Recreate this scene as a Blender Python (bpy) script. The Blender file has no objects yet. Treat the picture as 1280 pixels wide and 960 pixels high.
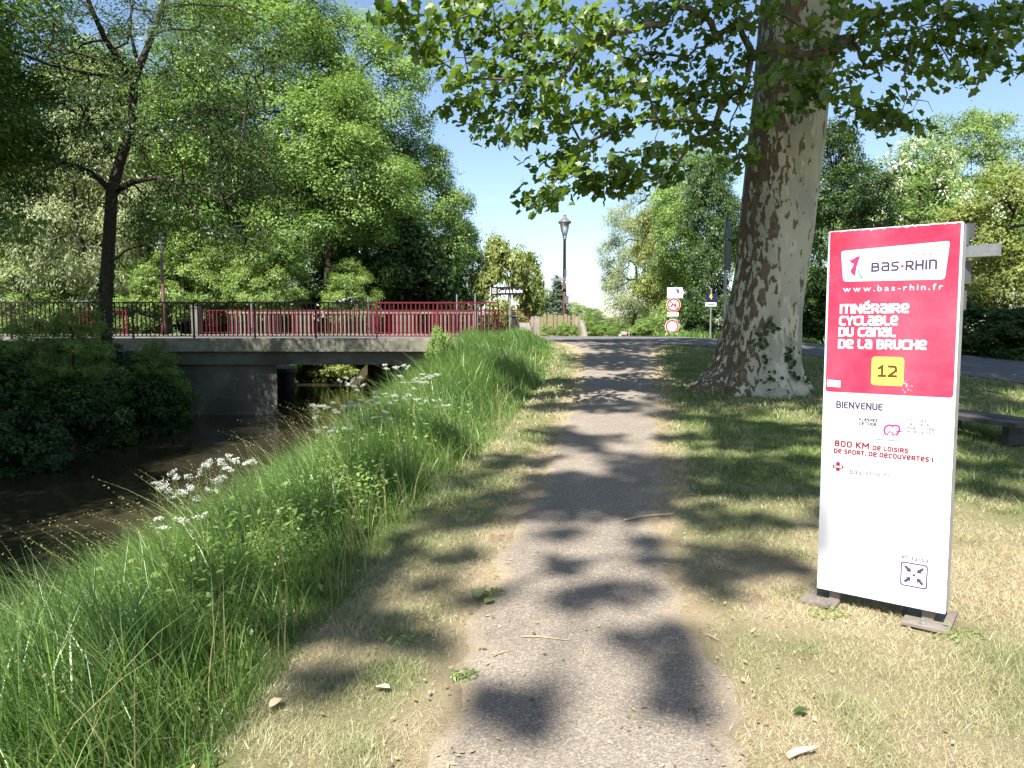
import bpy, math, random
import numpy as np
from math import radians as R, sin, cos, pi

# ------------------------------------------------------------------ scene
S = bpy.context.scene
COL = S.collection
rng = np.random.default_rng(7)

# ------------------------------------------------------------------ camera, sky, sun, exposure
F, HZ = 925.0, 408.0                     # focal length in photo pixels, horizon row of the photo
PITCH = math.atan((480 - HZ) / F)
EYE = np.array([0.0, 0.0, 1.6])
cam = bpy.data.cameras.new('camera')
cam.sensor_width = 36.0
cam.lens = F / 1280 * 36
cam.clip_start, cam.clip_end = 0.05, 3000
co = bpy.data.objects.new('camera', cam)
co.location = EYE
co.rotation_euler = (pi / 2 - PITCH, 0, 0)
COL.objects.link(co)
S.camera = co

SUN_EL, SUN_AZ = R(54), math.atan2(-0.40, -0.92)     # azimuth clockwise from +Y: behind the camera, a little to the left
TO_SUN = np.array([sin(SUN_AZ) * cos(SUN_EL), cos(SUN_AZ) * cos(SUN_EL), sin(SUN_EL)])
W = bpy.data.worlds.new('World')
S.world = W
W.use_nodes = True
wn = W.node_tree
sky = wn.nodes.new('ShaderNodeTexSky')
sky.sky_type = 'NISHITA'
sky.sun_disc = False
sky.sun_elevation = SUN_EL
sky.sun_rotation = SUN_AZ % (2 * pi)
sky.air_density, sky.dust_density, sky.ozone_density = 1.0, 0.8, 1.5
wn.nodes['Background'].inputs[1].default_value = 0.085
wn.links.new(sky.outputs[0], wn.nodes['Background'].inputs[0])
sun = bpy.data.lights.new('sun', 'SUN')
sun.energy = 5.0
sun.angle = R(0.53)
sun.color = (1.0, 0.95, 0.86)
so = bpy.data.objects.new('sun', sun)
so.rotation_euler = (pi / 2 - SUN_EL, 0, pi - SUN_AZ)
COL.objects.link(so)
S.view_settings.view_transform = 'Standard'
S.view_settings.look = 'None'
S.view_settings.exposure = 1.4
S.view_settings.gamma = 1
S.render.engine = 'CYCLES'
cy = S.cycles
cy.max_bounces, cy.diffuse_bounces, cy.glossy_bounces, cy.transmission_bounces = 8, 3, 3, 4
cy.use_denoising = True
cy.sample_clamp_indirect = 6


# ------------------------------------------------------------------ small maths: photo measurement -> place in the world
def ray(x, y):
    cx, cyy = (x - 640) / F, -(y - 480) / F
    c, s = cos(PITCH), sin(PITCH)
    return np.array([cx, c + cyy * s, -s + cyy * c])


def at(x, y, d):
    "the place at distance d (metres ahead) measured at photo pixel x, y"
    r = ray(x, y)
    return EYE + r * d / r[1]


def unit(v):
    v = np.asarray(v, float)
    return v / np.maximum(np.linalg.norm(v, axis=-1, keepdims=True), 1e-9)


# ------------------------------------------------------------------ materials
def mat(name, base=(0.5, 0.5, 0.5), rough=0.7, metal=0.0, noise=None, bump=None, spec=0.3):
    """noise = (scale, colour2, lo, hi[, detail]); bump = (scale, strength)"""
    m = bpy.data.materials.new(name)
    m.use_nodes = True
    nt = m.node_tree
    b = nt.nodes['Principled BSDF']
    b.inputs['Base Color'].default_value = (*base, 1)
    b.inputs['Roughness'].default_value = rough
    b.inputs['Metallic'].default_value = metal
    b.inputs['Specular IOR Level'].default_value = spec
    tc = nt.nodes.new('ShaderNodeTexCoord')
    if noise:
        for ns in (noise if isinstance(noise, list) else [noise]):
            n = nt.nodes.new('ShaderNodeTexNoise')
            n.inputs['Scale'].default_value = ns[0]
            n.inputs['Detail'].default_value = ns[4] if len(ns) > 4 else 6
            n.inputs['Roughness'].default_value = 0.65
            nt.links.new(tc.outputs['Object'], n.inputs['Vector'])
            r = nt.nodes.new('ShaderNodeMapRange')
            r.inputs[1].default_value, r.inputs[2].default_value = ns[2], ns[3]
            nt.links.new(n.outputs[0], r.inputs[0])
            mx = nt.nodes.new('ShaderNodeMix')
            mx.data_type = 'RGBA'
            src = b.inputs['Base Color'].links[0].from_socket if b.inputs['Base Color'].links else None
            if src:
                nt.links.new(src, mx.inputs[6])
            else:
                mx.inputs[6].default_value = (*base, 1)
            mx.inputs[7].default_value = (*ns[1], 1)
            nt.links.new(r.outputs[0], mx.inputs[0])
            nt.links.new(mx.outputs[2], b.inputs['Base Color'])
    if bump:
        n = nt.nodes.new('ShaderNodeTexNoise')
        n.inputs['Scale'].default_value = bump[0]
        n.inputs['Detail'].default_value = 8
        nt.links.new(tc.outputs['Object'], n.inputs['Vector'])
        bp = nt.nodes.new('ShaderNodeBump')
        bp.inputs['Strength'].default_value = bump[1]
        bp.inputs['Distance'].default_value = 0.02
        nt.links.new(n.outputs[0], bp.inputs['Height'])
        nt.links.new(bp.outputs[0], b.inputs['Normal'])
    return m


def leafmat(name, c1, c2, trans=0.35, tmul=(1.25, 1.25, 0.7), gloss=0.02):
    m = bpy.data.materials.new(name)
    m.use_nodes = True
    nt = m.node_tree
    nt.nodes.remove(nt.nodes['Principled BSDF'])
    out = nt.nodes['Material Output']
    a = nt.nodes.new('ShaderNodeAttribute')
    a.attribute_name = 'tone'
    mx = nt.nodes.new('ShaderNodeMix')
    mx.data_type = 'RGBA'
    mx.inputs[6].default_value, mx.inputs[7].default_value = (*c1, 1), (*c2, 1)
    nt.links.new(a.outputs['Fac'], mx.inputs[0])
    d = nt.nodes.new('ShaderNodeBsdfDiffuse')
    t = nt.nodes.new('ShaderNodeBsdfTranslucent')
    g = nt.nodes.new('ShaderNodeBsdfGlossy')
    g.inputs['Roughness'].default_value = 0.42
    g.inputs['Color'].default_value = (0.9, 0.95, 0.85, 1)
    mul = nt.nodes.new('ShaderNodeMix')
    mul.data_type = 'RGBA'
    mul.blend_type = 'MULTIPLY'
    mul.inputs[0].default_value = 1
    mul.inputs[7].default_value = (*tmul, 1)
    nt.links.new(mx.outputs[2], mul.inputs[6])
    nt.links.new(mx.outputs[2], d.inputs[0])
    nt.links.new(mul.outputs[2], t.inputs[0])
    s1 = nt.nodes.new('ShaderNodeMixShader')
    s1.inputs[0].default_value = trans
    nt.links.new(d.outputs[0], s1.inputs[1])
    nt.links.new(t.outputs[0], s1.inputs[2])
    s2 = nt.nodes.new('ShaderNodeMixShader')
    s2.inputs[0].default_value = gloss
    nt.links.new(s1.outputs[0], s2.inputs[1])
    nt.links.new(g.outputs[0], s2.inputs[2])
    nt.links.new(s2.outputs[0], out.inputs[0])
    return m


M = {}
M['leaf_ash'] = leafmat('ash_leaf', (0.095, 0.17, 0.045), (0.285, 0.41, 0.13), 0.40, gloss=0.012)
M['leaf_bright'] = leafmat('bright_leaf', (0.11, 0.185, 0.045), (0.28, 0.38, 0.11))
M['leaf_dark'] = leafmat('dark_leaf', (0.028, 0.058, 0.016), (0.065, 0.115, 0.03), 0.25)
M['leaf_willow'] = leafmat('willow_leaf', (0.16, 0.20, 0.095), (0.33, 0.375, 0.20), 0.3)
M['leaf_olive'] = leafmat('olive_leaf', (0.13, 0.17, 0.04), (0.27, 0.31, 0.09), 0.35)
M['leaf_plane'] = leafmat('plane_leaf', (0.065, 0.125, 0.024), (0.18, 0.27, 0.05), 0.52, (1.5, 1.5, 0.6), 0.04)
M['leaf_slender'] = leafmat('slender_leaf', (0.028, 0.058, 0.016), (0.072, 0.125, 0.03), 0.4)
M['leaf_conifer'] = leafmat('conifer_needle', (0.03, 0.055, 0.03), (0.07, 0.10, 0.06), 0.1)
M['leaf_ivy'] = leafmat('ivy_leaf', (0.016, 0.036, 0.010), (0.04, 0.075, 0.02), 0.2, gloss=0.03)
M['blossom'] = leafmat('white_blossom', (0.55, 0.56, 0.42), (0.75, 0.75, 0.62), 0.3, (1, 1, 0.9))
M['blade'] = leafmat('grass_blade', (0.062, 0.138, 0.030), (0.215, 0.335, 0.08), 0.4, (1.2, 1.25, 0.6), 0.05)
M['lawn'] = leafmat('lawn_blade', (0.13, 0.19, 0.05), (0.50, 0.425, 0.275), 0.25, (1.1, 1.1, 0.8), 0.05)
M['seed'] = leafmat('seed_stem', (0.17, 0.20, 0.07), (0.32, 0.29, 0.14), 0.2)
M['umbel'] = leafmat('umbel_floret', (0.70, 0.72, 0.66), (0.80, 0.80, 0.76), 0.3, (1, 1, 1), 0.02)
M['stem'] = mat('green_stem', (0.10, 0.16, 0.04), 0.6)
M['bark'] = mat('dark_bark', (0.048, 0.038, 0.030), 0.9, noise=(9, (0.03, 0.025, 0.02), 0.4, 0.65), bump=(14, 0.8))
M['bark_grey'] = mat('grey_bark', (0.16, 0.14, 0.11), 0.9, noise=(6, (0.07, 0.06, 0.05), 0.4, 0.65), bump=(12, 0.8))
M['twig'] = mat('twig_bark', (0.09, 0.07, 0.05), 0.85)
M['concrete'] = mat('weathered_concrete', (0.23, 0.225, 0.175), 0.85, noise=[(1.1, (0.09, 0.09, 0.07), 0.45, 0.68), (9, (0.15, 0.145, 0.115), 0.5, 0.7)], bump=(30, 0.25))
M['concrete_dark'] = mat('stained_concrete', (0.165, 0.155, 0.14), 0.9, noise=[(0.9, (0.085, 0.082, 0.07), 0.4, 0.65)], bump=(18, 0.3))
M['concrete_pale'] = mat('pale_concrete', (0.155, 0.138, 0.11), 0.85, noise=[(3, (0.26, 0.25, 0.2), 0.45, 0.7)], bump=(30, 0.2))
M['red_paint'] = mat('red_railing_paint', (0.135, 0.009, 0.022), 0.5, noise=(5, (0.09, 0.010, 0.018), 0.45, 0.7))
M['shaded_red_paint'] = mat('shaded_red_railing_paint', (0.016, 0.009, 0.010), 0.5, noise=(5, (0.03, 0.010, 0.012), 0.5, 0.7))  # red railing darkened in colour to stand in for shade
M['black_metal'] = mat('black_iron', (0.02, 0.02, 0.024), 0.5, spec=0.4)
M['grey_metal'] = mat('grey_galvanised_metal', (0.33, 0.34, 0.36), 0.45, 0.6, noise=(8, (0.22, 0.22, 0.24), 0.4, 0.7))
M['lamp_metal'] = mat('lamp_grey_paint', (0.13, 0.125, 0.14), 0.5, 0.2)
M['lamp_red'] = mat('lamp_faded_red_paint', (0.075, 0.026, 0.024), 0.6, noise=(6, (0.045, 0.022, 0.022), 0.4, 0.7))
M['glass'] = mat('lamp_glass', (0.8, 0.84, 0.86), 0.15)
M['glass'].node_tree.nodes['Principled BSDF'].inputs['Transmission Weight'].default_value = 0.85
M['wood'] = mat('fence_wood', (0.22, 0.19, 0.105), 0.85, noise=[(5, (0.13, 0.112, 0.062), 0.4, 0.7), (1.3, (0.17, 0.175, 0.10), 0.45, 0.6)], bump=(25, 0.4))
M['wood_grey'] = mat('grey_wood', (0.26, 0.23, 0.18), 0.9, noise=(7, (0.14, 0.12, 0.1), 0.4, 0.7), bump=(25, 0.4))
M['bench_wood'] = mat('dark_bench_wood', (0.055, 0.052, 0.055), 0.75, noise=(7, (0.035, 0.033, 0.033), 0.4, 0.7), bump=(30, 0.3))
M['stone'] = mat('grey_stone', (0.33, 0.31, 0.27), 0.9, noise=(6, (0.2, 0.19, 0.16), 0.4, 0.7), bump=(14, 0.6))
M['white_sign'] = mat('white_sign_paint', (0.80, 0.80, 0.78), 0.4)
M['red_sign'] = mat('red_sign_print', (0.55, 0.03, 0.05), 0.4)
M['blue_sign'] = mat('blue_sign_paint', (0.012, 0.016, 0.07), 0.4)
M['yellow_sign'] = mat('yellow_sign_paint', (0.75, 0.45, 0.05), 0.4)
M['black_sign'] = mat('black_sign_paint', (0.012, 0.012, 0.014), 0.4)
M['sign_back'] = mat('sign_back_metal', (0.10, 0.10, 0.11), 0.5, 0.4)
M['dead'] = mat('dry_twig', (0.38, 0.27, 0.17), 0.8)
M['dead_leaf'] = mat('dry_leaf', (0.52, 0.42, 0.27), 0.8)


# ------------------------------------------------------------------ mesh helpers
def link(name, me, parent=None, loc=None):
    o = bpy.data.objects.new(name, me)
    COL.objects.link(o)
    if parent is not None:
        o.parent = parent
    if loc is not None:
        o.location = loc
    return o


def mesh_np(name, V, Fc, m, attrs=None, smooth=False):
    "mesh data from numpy arrays; every face has the same number of corners"
    V = np.ascontiguousarray(V, np.float32)
    Fc = np.ascontiguousarray(Fc, np.int32)
    k = Fc.shape[1]
    me = bpy.data.meshes.new(name)
    me.vertices.add(len(V))
    me.vertices.foreach_set('co', V.ravel())
    me.loops.add(Fc.size)
    me.loops.foreach_set('vertex_index', Fc.ravel())
    me.polygons.add(len(Fc))
    me.polygons.foreach_set('loop_start', np.arange(0, Fc.size, k, dtype=np.int32))
    me.polygons.foreach_set('loop_total', np.full(len(Fc), k, np.int32))
    if smooth:
        me.polygons.foreach_set('use_smooth', np.ones(len(Fc), bool))
    for an, av in (attrs or {}).items():
        a = me.attributes.new(an, 'FLOAT', 'POINT')
        a.data.foreach_set('value', np.ascontiguousarray(av, np.float32))
    if m is not None:
        me.materials.append(m)
    me.update(calc_edges=True)
    return me


class MB:
    "collects shapes into one mesh"
    def __init__(s):
        s.v, s.f = [], []

    def add(s, vs, fs):
        o = len(s.v)
        s.v += [tuple(map(float, p)) for p in vs]
        s.f += [tuple(i + o for i in f) for f in fs]
        return s

    def box(s, c, d, rz=0.0):
        x, y, z = [q / 2 for q in d]
        cr, sr = cos(rz), sin(rz)
        vs = []
        for sx, sy, sz in ((-1, -1, -1), (1, -1, -1), (1, 1, -1), (-1, 1, -1), (-1, -1, 1), (1, -1, 1), (1, 1, 1), (-1, 1, 1)):
            px, py = sx * x, sy * y
            vs.append((c[0] + px * cr - py * sr, c[1] + px * sr + py * cr, c[2] + sz * z))
        return s.add(vs, [(0, 3, 2, 1), (4, 5, 6, 7), (0, 1, 5, 4), (1, 2, 6, 5), (2, 3, 7, 6), (3, 0, 4, 7)])

    def prism_z(s, poly, z0, z1):
        n = len(poly)
        a = sum(poly[i][0] * poly[(i + 1) % n][1] - poly[(i + 1) % n][0] * poly[i][1] for i in range(n))
        if a < 0:
            poly = poly[::-1]
        vs = [(p[0], p[1], z0) for p in poly] + [(p[0], p[1], z1) for p in poly]
        return s.add(vs, [tuple(range(n))[::-1], tuple(range(n, 2 * n))] + [(i, (i + 1) % n, n + (i + 1) % n, n + i) for i in range(n)])

    def prism_y(s, poly, y0, y1):
        "outline in x, z; front face at y0 looks to -y"
        n = len(poly)
        a = sum(poly[i][0] * poly[(i + 1) % n][1] - poly[(i + 1) % n][0] * poly[i][1] for i in range(n))
        if a < 0:
            poly = poly[::-1]
        vs = [(p[0], y0, p[1]) for p in poly] + [(p[0], y1, p[1]) for p in poly]
        return s.add(vs, [tuple(range(n)), tuple(range(n, 2 * n))[::-1]] + [(i, n + i, n + (i + 1) % n, (i + 1) % n) for i in range(n)])

    def tube(s, pts, rad, n=8, cap=True):
        pts = [np.asarray(p, float) for p in pts]
        if not hasattr(rad, '__len__'):
            rad = [rad] * len(pts)
        vs, fs = [], []
        up = np.array([0, 0, 1.0])
        for i, p in enumerate(pts):
            t = unit(pts[min(i + 1, len(pts) - 1)] - pts[max(i - 1, 0)])
            a = np.cross(t, up)
            if np.linalg.norm(a) < 1e-3:
                a = np.array([1.0, 0, 0])
            a = unit(a)
            b = np.cross(a, t)
            if b @ up < 0 and abs(t[2]) < 0.99:
                a, b = -a, -b
            for k in range(n):
                th = 2 * pi * k / n
                vs.append(p + rad[i] * (a * cos(th) + b * sin(th)))
        for i in range(len(pts) - 1):
            for k in range(n):
                fs.append((i * n + k, i * n + (k + 1) % n, (i + 1) * n + (k + 1) % n, (i + 1) * n + k))
        if cap:
            fs.append(tuple(range(n))[::-1])
            fs.append(tuple((len(pts) - 1) * n + k for k in range(n)))
        return s.add(vs, fs)

    def lathe(s, prof, n=12, c=(0, 0, 0)):
        vs, fs = [], []
        for r, z in prof:
            for k in range(n):
                th = 2 * pi * k / n
                vs.append((c[0] + r * cos(th), c[1] + r * sin(th), c[2] + z))
        for i in range(len(prof) - 1):
            for k in range(n):
                fs.append((i * n + k, i * n + (k + 1) % n, (i + 1) * n + (k + 1) % n, (i + 1) * n + k))
        fs.append(tuple(range(n))[::-1])
        fs.append(tuple((len(prof) - 1) * n + k for k in range(n)))
        return s.add(vs, fs)

    def mesh(s, name, m, smooth=False):
        me = bpy.data.meshes.new(name)
        me.from_pydata(s.v, [], s.f)
        if m is not None:
            me.materials.append(m)
        if smooth:
            me.polygons.foreach_set('use_smooth', np.ones(len(me.polygons), bool))
        me.update()
        return me

    def obj(s, name, m, parent=None, loc=None, smooth=False):
        return link(name, s.mesh(name, m, smooth), parent, loc)


def tag(o, label=None, cat=None, group=None, kind=None):
    if label:
        o['label'] = label
    if cat:
        o['category'] = cat
    if group:
        o['group'] = group
    if kind:
        o['kind'] = kind
    return o


def thing(name, label, cat, loc, rz=0.0, group=None):
    o = bpy.data.objects.new(name, None)
    COL.objects.link(o)
    o.location = loc
    o.rotation_euler = (0, 0, rz)
    return tag(o, label, cat, group)


def copy_tree(o, parent=None):
    c = o.copy()
    COL.objects.link(c)
    if parent is not None:
        c.parent = parent
    for ch in list(o.children):
        copy_tree(ch, c)
    return c


# ------------------------------------------------------------------ terrain
_ty = np.arange(-160, 900, 0.25)


def _table(pts, sm=1.2):
    y = np.interp(_ty, [p[0] for p in pts], [p[1] for p in pts])
    k = np.exp(-0.5 * (np.arange(-24, 25) * 0.25 / sm) ** 2)
    return np.convolve(np.pad(y, 24, mode='edge'), k / k.sum(), mode='valid')


T_H = _table([(-160, 0), (2, 0), (4.2, 0.02), (8, 0.2), (12.5, 0.5), (18, 0.86), (22, 1.14), (23.2, 1.18), (32, 1.17), (35, 0.97), (41, 0.78), (60, 0.42), (120, 0.05), (900, 0)], 1.0)
T_RC = _table([(-160, -1.9), (0, -1.7), (3, -1.5), (12, -1.15), (22, -1.15), (23.2, -1.4), (31, -4.4), (45, -9), (100, -17), (900, -60)], 0.9)
T_RW = _table([(-160, -4.2), (3, -4.0), (9, -3.9), (16, -3.4), (23.2, -2.9), (31, -6.1), (45, -11), (100, -20), (900, -70)], 0.9)
T_LW = _table([(-160, -9.6), (18.5, -9.5), (21, -10.8), (23.4, -11.3), (25, -9.7), (31, -10.1), (45, -15.5), (100, -25), (900, -80)], 0.9)
T_LC = _table([(-160, -12.2), (12, -12), (19, -12.2), (23.2, -13.4), (31, -13.8), (45, -19), (100, -29), (900, -84)], 0.9)
WATER_Z = -1.2


def tab(T, y):
    return np.interp(y, _ty, T)


def h0(x, y):
    "ground height without the canal"
    x, y = np.asarray(x, float), np.asarray(y, float)
    z = tab(T_H, y)
    side = np.clip((x - 6.5) * 0.045, 0, 0.45) * np.clip((y - 4) / 8, 0, 1) * np.clip((60 - y) / 20, 0, 1)
    return z - side


def hgt(x, y):
    x, y = np.asarray(x, float), np.asarray(y, float)
    z = h0(x, y)
    rc, rw, lw, lc = tab(T_RC, y), tab(T_RW, y), tab(T_LW, y), tab(T_LC, y)
    bed = WATER_Z - 0.9
    t = np.clip((rc - x) / (rc - rw), 0, 1.6)
    zr = z + (WATER_Z - z) * np.where(t < 1, t * t * (3 - 2 * t) * 0.55 + 0.45 * t, t)
    tl = np.clip((x - lc) / (lw - lc), 0, 1.6)
    zl = z + (WATER_Z - z) * np.where(tl < 1, tl * tl * (3 - 2 * tl) * 0.55 + 0.45 * tl, tl)
    mid = (rw + lw) / 2
    out = np.where(x > mid, zr, zl)
    return np.maximum(out, bed)


def H(x, y):
    return float(hgt(x, y))


def ground_at(x, y):
    "the ground point seen at photo pixel x, y"
    r = ray(x, y)
    for d in np.arange(1.5, 45, 0.02):
        p = EYE + r * d / r[1]
        if p[2] <= H(p[0], p[1]):
            return p
    return p


# lawn edge where the tall grass starts, and the path
T_LE = _table([(-160, -1.3), (0, -1.25), (3.2, -1.08), (5, -0.86), (7, -0.62), (8.2, -0.3), (12.5, 0.45), (18, 1.0), (20, 1.1), (22, 1.0), (24, 0.9), (900, 0)], 0.8)
T_PL = _table([(-160, -0.44), (2.6, -0.40), (5, -0.08), (8, 0.42), (12.5, 1.15), (18, 1.7), (21, 1.6), (23, 1.3), (900, 1)], 0.5)
T_PR = _table([(-160, 0.65), (2.6, 0.88), (5, 1.07), (8, 1.62), (12.5, 2.5), (18, 3.4), (21, 4.1), (23, 4.6), (900, 4)], 0.5)


def vnoise(x, y, s, seed=0):
    "cheap smooth value noise in numpy, 0..1"
    x, y = np.asarray(x, float) * s + 37.1 * seed, np.asarray(y, float) * s + 11.7 * seed
    xi, yi = np.floor(x), np.floor(y)
    fx, fy = x - xi, y - yi
    fx, fy = fx * fx * (3 - 2 * fx), fy * fy * (3 - 2 * fy)

    def hsh(a, b):
        v = np.sin(a * 127.1 + b * 311.7 + seed * 74.7) * 43758.5453
        return v - np.floor(v)
    return (hsh(xi, yi) * (1 - fx) + hsh(xi + 1, yi) * fx) * (1 - fy) + (hsh(xi, yi + 1) * (1 - fx) + hsh(xi + 1, yi + 1) * fx) * fy


def dryness(x, y):
    "0 green .. 1 straw; worn turf beside the path and in the open front lawn"
    le, pl, pr = tab(T_LE, y), tab(T_PL, y), tab(T_PR, y)
    d_path = np.maximum(np.maximum(pl - x, x - pr), 0)
    d = 0.95 * np.exp(-(d_path / 0.30) ** 2)
    front = np.clip((7.2 - y) / 2.6, 0, 1) * np.clip((x - pr + 0.2) / 0.5, 0, 1)
    d = np.maximum(d, 0.92 * front)
    d = np.maximum(d, np.clip((6 - y) / 3, 0, 0.7) * (x < pl) * (x > le))
    d = np.maximum(d, (0.20 + 0.2 * (x < pl)) * ((x > le) & (y < 24)))
    n = 0.6 * vnoise(x, y, 1.1, 3) + 0.4 * vnoise(x, y, 4.0, 5)
    return np.clip(d + (n - 0.5) * 0.75, 0, 1) * (y < 34)


def ground_material():
    m = bpy.data.materials.new('lawn_soil')
    m.use_nodes = True
    nt = m.node_tree
    b = nt.nodes['Principled BSDF']
    b.inputs['Roughness'].default_value = 0.95
    b.inputs['Specular IOR Level'].default_value = 0.1
    tc = nt.nodes.new('ShaderNodeTexCoord')

    def noise(sc, det, lo, hi):
        n = nt.nodes.new('ShaderNodeTexNoise')
        n.inputs['Scale'].default_value = sc
        n.inputs['Detail'].default_value = det
        n.inputs['Roughness'].default_value = 0.7
        nt.links.new(tc.outputs['Object'], n.inputs['Vector'])
        r = nt.nodes.new('ShaderNodeMapRange')
        r.inputs[1].default_value, r.inputs[2].default_value = lo, hi
        nt.links.new(n.outputs[0], r.inputs[0])
        return r.outputs[0], n.outputs[0]

    def mix(f, a, c):
        x = nt.nodes.new('ShaderNodeMix')
        x.data_type = 'RGBA'
        for s, v in ((0, f), (6, a), (7, c)):
            if isinstance(v, tuple):
                x.inputs[s].default_value = (*v, 1)
            else:
                nt.links.new(v, x.inputs[s])
        return x.outputs[2]
    f1, _ = noise(40, 6, 0.35, 0.65)
    f2, raw = noise(160, 4, 0.35, 0.65)
    f3, _ = noise(3, 6, 0.50, 0.66)
    green = mix(f1, (0.055, 0.10, 0.022), (0.13, 0.18, 0.045))
    straw = mix(f2, (0.26, 0.20, 0.125), (0.46, 0.385, 0.255))
    straw = mix(f3, straw, (0.27, 0.20, 0.145))
    a = nt.nodes.new('ShaderNodeAttribute')
    a.attribute_name = 'dry'
    a2 = nt.nodes.new('ShaderNodeAttribute')
    a2.attribute_name = 'earth'
    turf = mix(a.outputs['Fac'], green, straw)
    nt.links.new(mix(a2.outputs['Fac'], turf, mix(f1, (0.030, 0.026, 0.016), (0.065, 0.052, 0.03))), b.inputs['Base Color'])
    bp = nt.nodes.new('ShaderNodeBump')
    bp.inputs['Strength'].default_value = 0.9
    bp.inputs['Distance'].default_value = 0.02
    nt.links.new(raw, bp.inputs['Height'])
    nt.links.new(bp.outputs[0], b.inputs['Normal'])
    return m


def path_material(name, c1, c2, speck, dirty_edge=False):
    m = bpy.data.materials.new(name)
    m.use_nodes = True
    nt = m.node_tree
    b = nt.nodes['Principled BSDF']
    b.inputs['Roughness'].default_value = 0.9
    b.inputs['Specular IOR Level'].default_value = 0.15
    tc = nt.nodes.new('ShaderNodeTexCoord')
    v = nt.nodes.new('ShaderNodeTexVoronoi')
    v.inputs['Scale'].default_value = 150
    nt.links.new(tc.outputs['Object'], v.inputs['Vector'])
    n = nt.nodes.new('ShaderNodeTexNoise')
    n.inputs['Scale'].default_value = 1.3
    n.inputs['Detail'].default_value = 9
    n.inputs['Roughness'].default_value = 0.7
    nt.links.new(tc.outputs['Object'], n.inputs['Vector'])
    mr = nt.nodes.new('ShaderNodeMapRange')
    mr.inputs[1].default_value, mr.inputs[2].default_value = 0.35, 0.68
    nt.links.new(n.outputs[0], mr.inputs[0])
    mx = nt.nodes.new('ShaderNodeMix')
    mx.data_type = 'RGBA'
    mx.inputs[6].default_value, mx.inputs[7].default_value = (*c1, 1), (*c2, 1)
    nt.links.new(mr.outputs[0], mx.inputs[0])
    sep = nt.nodes.new('ShaderNodeSeparateColor')
    nt.links.new(v.outputs['Color'], sep.inputs[0])
    cr = nt.nodes.new('ShaderNodeValToRGB')
    cr.color_ramp.elements[0].position, cr.color_ramp.elements[0].color = 0.0, (0.45, 0.44, 0.44, 1)
    cr.color_ramp.elements[1].position, cr.color_ramp.elements[1].color = 1.0, (1.9, 1.85, 1.8, 1)
    e = cr.color_ramp.elements.new(0.55)
    e.color = (0.95, 0.94, 0.93, 1)
    e = cr.color_ramp.elements.new(0.88)
    e.color = (1.15, 1.12, 1.1, 1)
    nt.links.new(sep.outputs[0], cr.inputs[0])
    mu = nt.nodes.new('ShaderNodeMix')
    mu.data_type = 'RGBA'
    mu.blend_type = 'MULTIPLY'
    mu.inputs[0].default_value = speck
    nt.links.new(mx.outputs[2], mu.inputs[6])
    nt.links.new(cr.outputs[0], mu.inputs[7])
    nt.links.new(mu.outputs[2], b.inputs['Base Color'])
    if dirty_edge:                       # earth and straw trodden over the broken margins
        ea = nt.nodes.new('ShaderNodeAttribute')
        ea.attribute_name = 'edge'
        n2 = nt.nodes.new('ShaderNodeTexNoise')
        n2.inputs['Scale'].default_value = 9
        n2.inputs['Detail'].default_value = 8
        n2.inputs['Roughness'].default_value = 0.75
        nt.links.new(tc.outputs['Object'], n2.inputs['Vector'])
        sm = nt.nodes.new('ShaderNodeMath')
        sm.operation = 'MULTIPLY_ADD'
        sm.inputs[1].default_value = 0.62
        nt.links.new(ea.outputs['Fac'], sm.inputs[0])
        nt.links.new(n2.outputs[0], sm.inputs[2])
        r2 = nt.nodes.new('ShaderNodeMapRange')
        r2.inputs[1].default_value, r2.inputs[2].default_value = 0.70, 0.88
        nt.links.new(sm.outputs[0], r2.inputs[0])
        m2 = nt.nodes.new('ShaderNodeMix')
        m2.data_type = 'RGBA'
        n3 = nt.nodes.new('ShaderNodeTexNoise')
        n3.inputs['Scale'].default_value = 120
        n3.inputs['Detail'].default_value = 5
        nt.links.new(tc.outputs['Object'], n3.inputs['Vector'])
        r3 = nt.nodes.new('ShaderNodeValToRGB')
        r3.color_ramp.elements[0].position, r3.color_ramp.elements[0].color = 0.35, (0.19, 0.152, 0.112, 1)
        r3.color_ramp.elements[1].position, r3.color_ramp.elements[1].color = 0.66, (0.33, 0.278, 0.205, 1)
        nt.links.new(n3.outputs[0], r3.inputs[0])
        nt.links.new(r3.outputs[0], m2.inputs[7])
        nt.links.new(r2.outputs[0], m2.inputs[0])
        nt.links.new(mu.outputs[2], m2.inputs[6])
        nt.links.new(m2.outputs[2], b.inputs['Base Color'])
    bp = nt.nodes.new('ShaderNodeBump')
    bp.inputs['Strength'].default_value = 0.6
    bp.inputs['Distance'].default_value = 0.006
    nt.links.new(v.outputs['Distance'], bp.inputs['Height'])
    nt.links.new(bp.outputs[0], b.inputs['Normal'])
    return m


def grid_obj(name, X, Y, Z, m, attrs=None, kind='structure', smooth=True):
    r, c = X.shape
    V = np.stack([X, Y, Z], -1).reshape(-1, 3)
    i = np.arange(r * c).reshape(r, c)
    Fc = np.stack([i[:-1, :-1], i[:-1, 1:], i[1:, 1:], i[1:, :-1]], -1).reshape(-1, 4)
    o = link(name, mesh_np(name, V, Fc, m, attrs, smooth))
    o['kind'] = kind
    return o


def axis(lo, d0, d1, hi, step, grow=1.22):
    a = list(np.arange(d0, d1 + 1e-6, step))
    s, x = step, d1
    while x < hi:
        s *= grow
        x += s
        a.append(min(x, hi))
    s, x = step, d0
    while x > lo:
        s *= grow
        x -= s
        a.insert(0, max(x, lo))
    return np.array(a)


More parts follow.
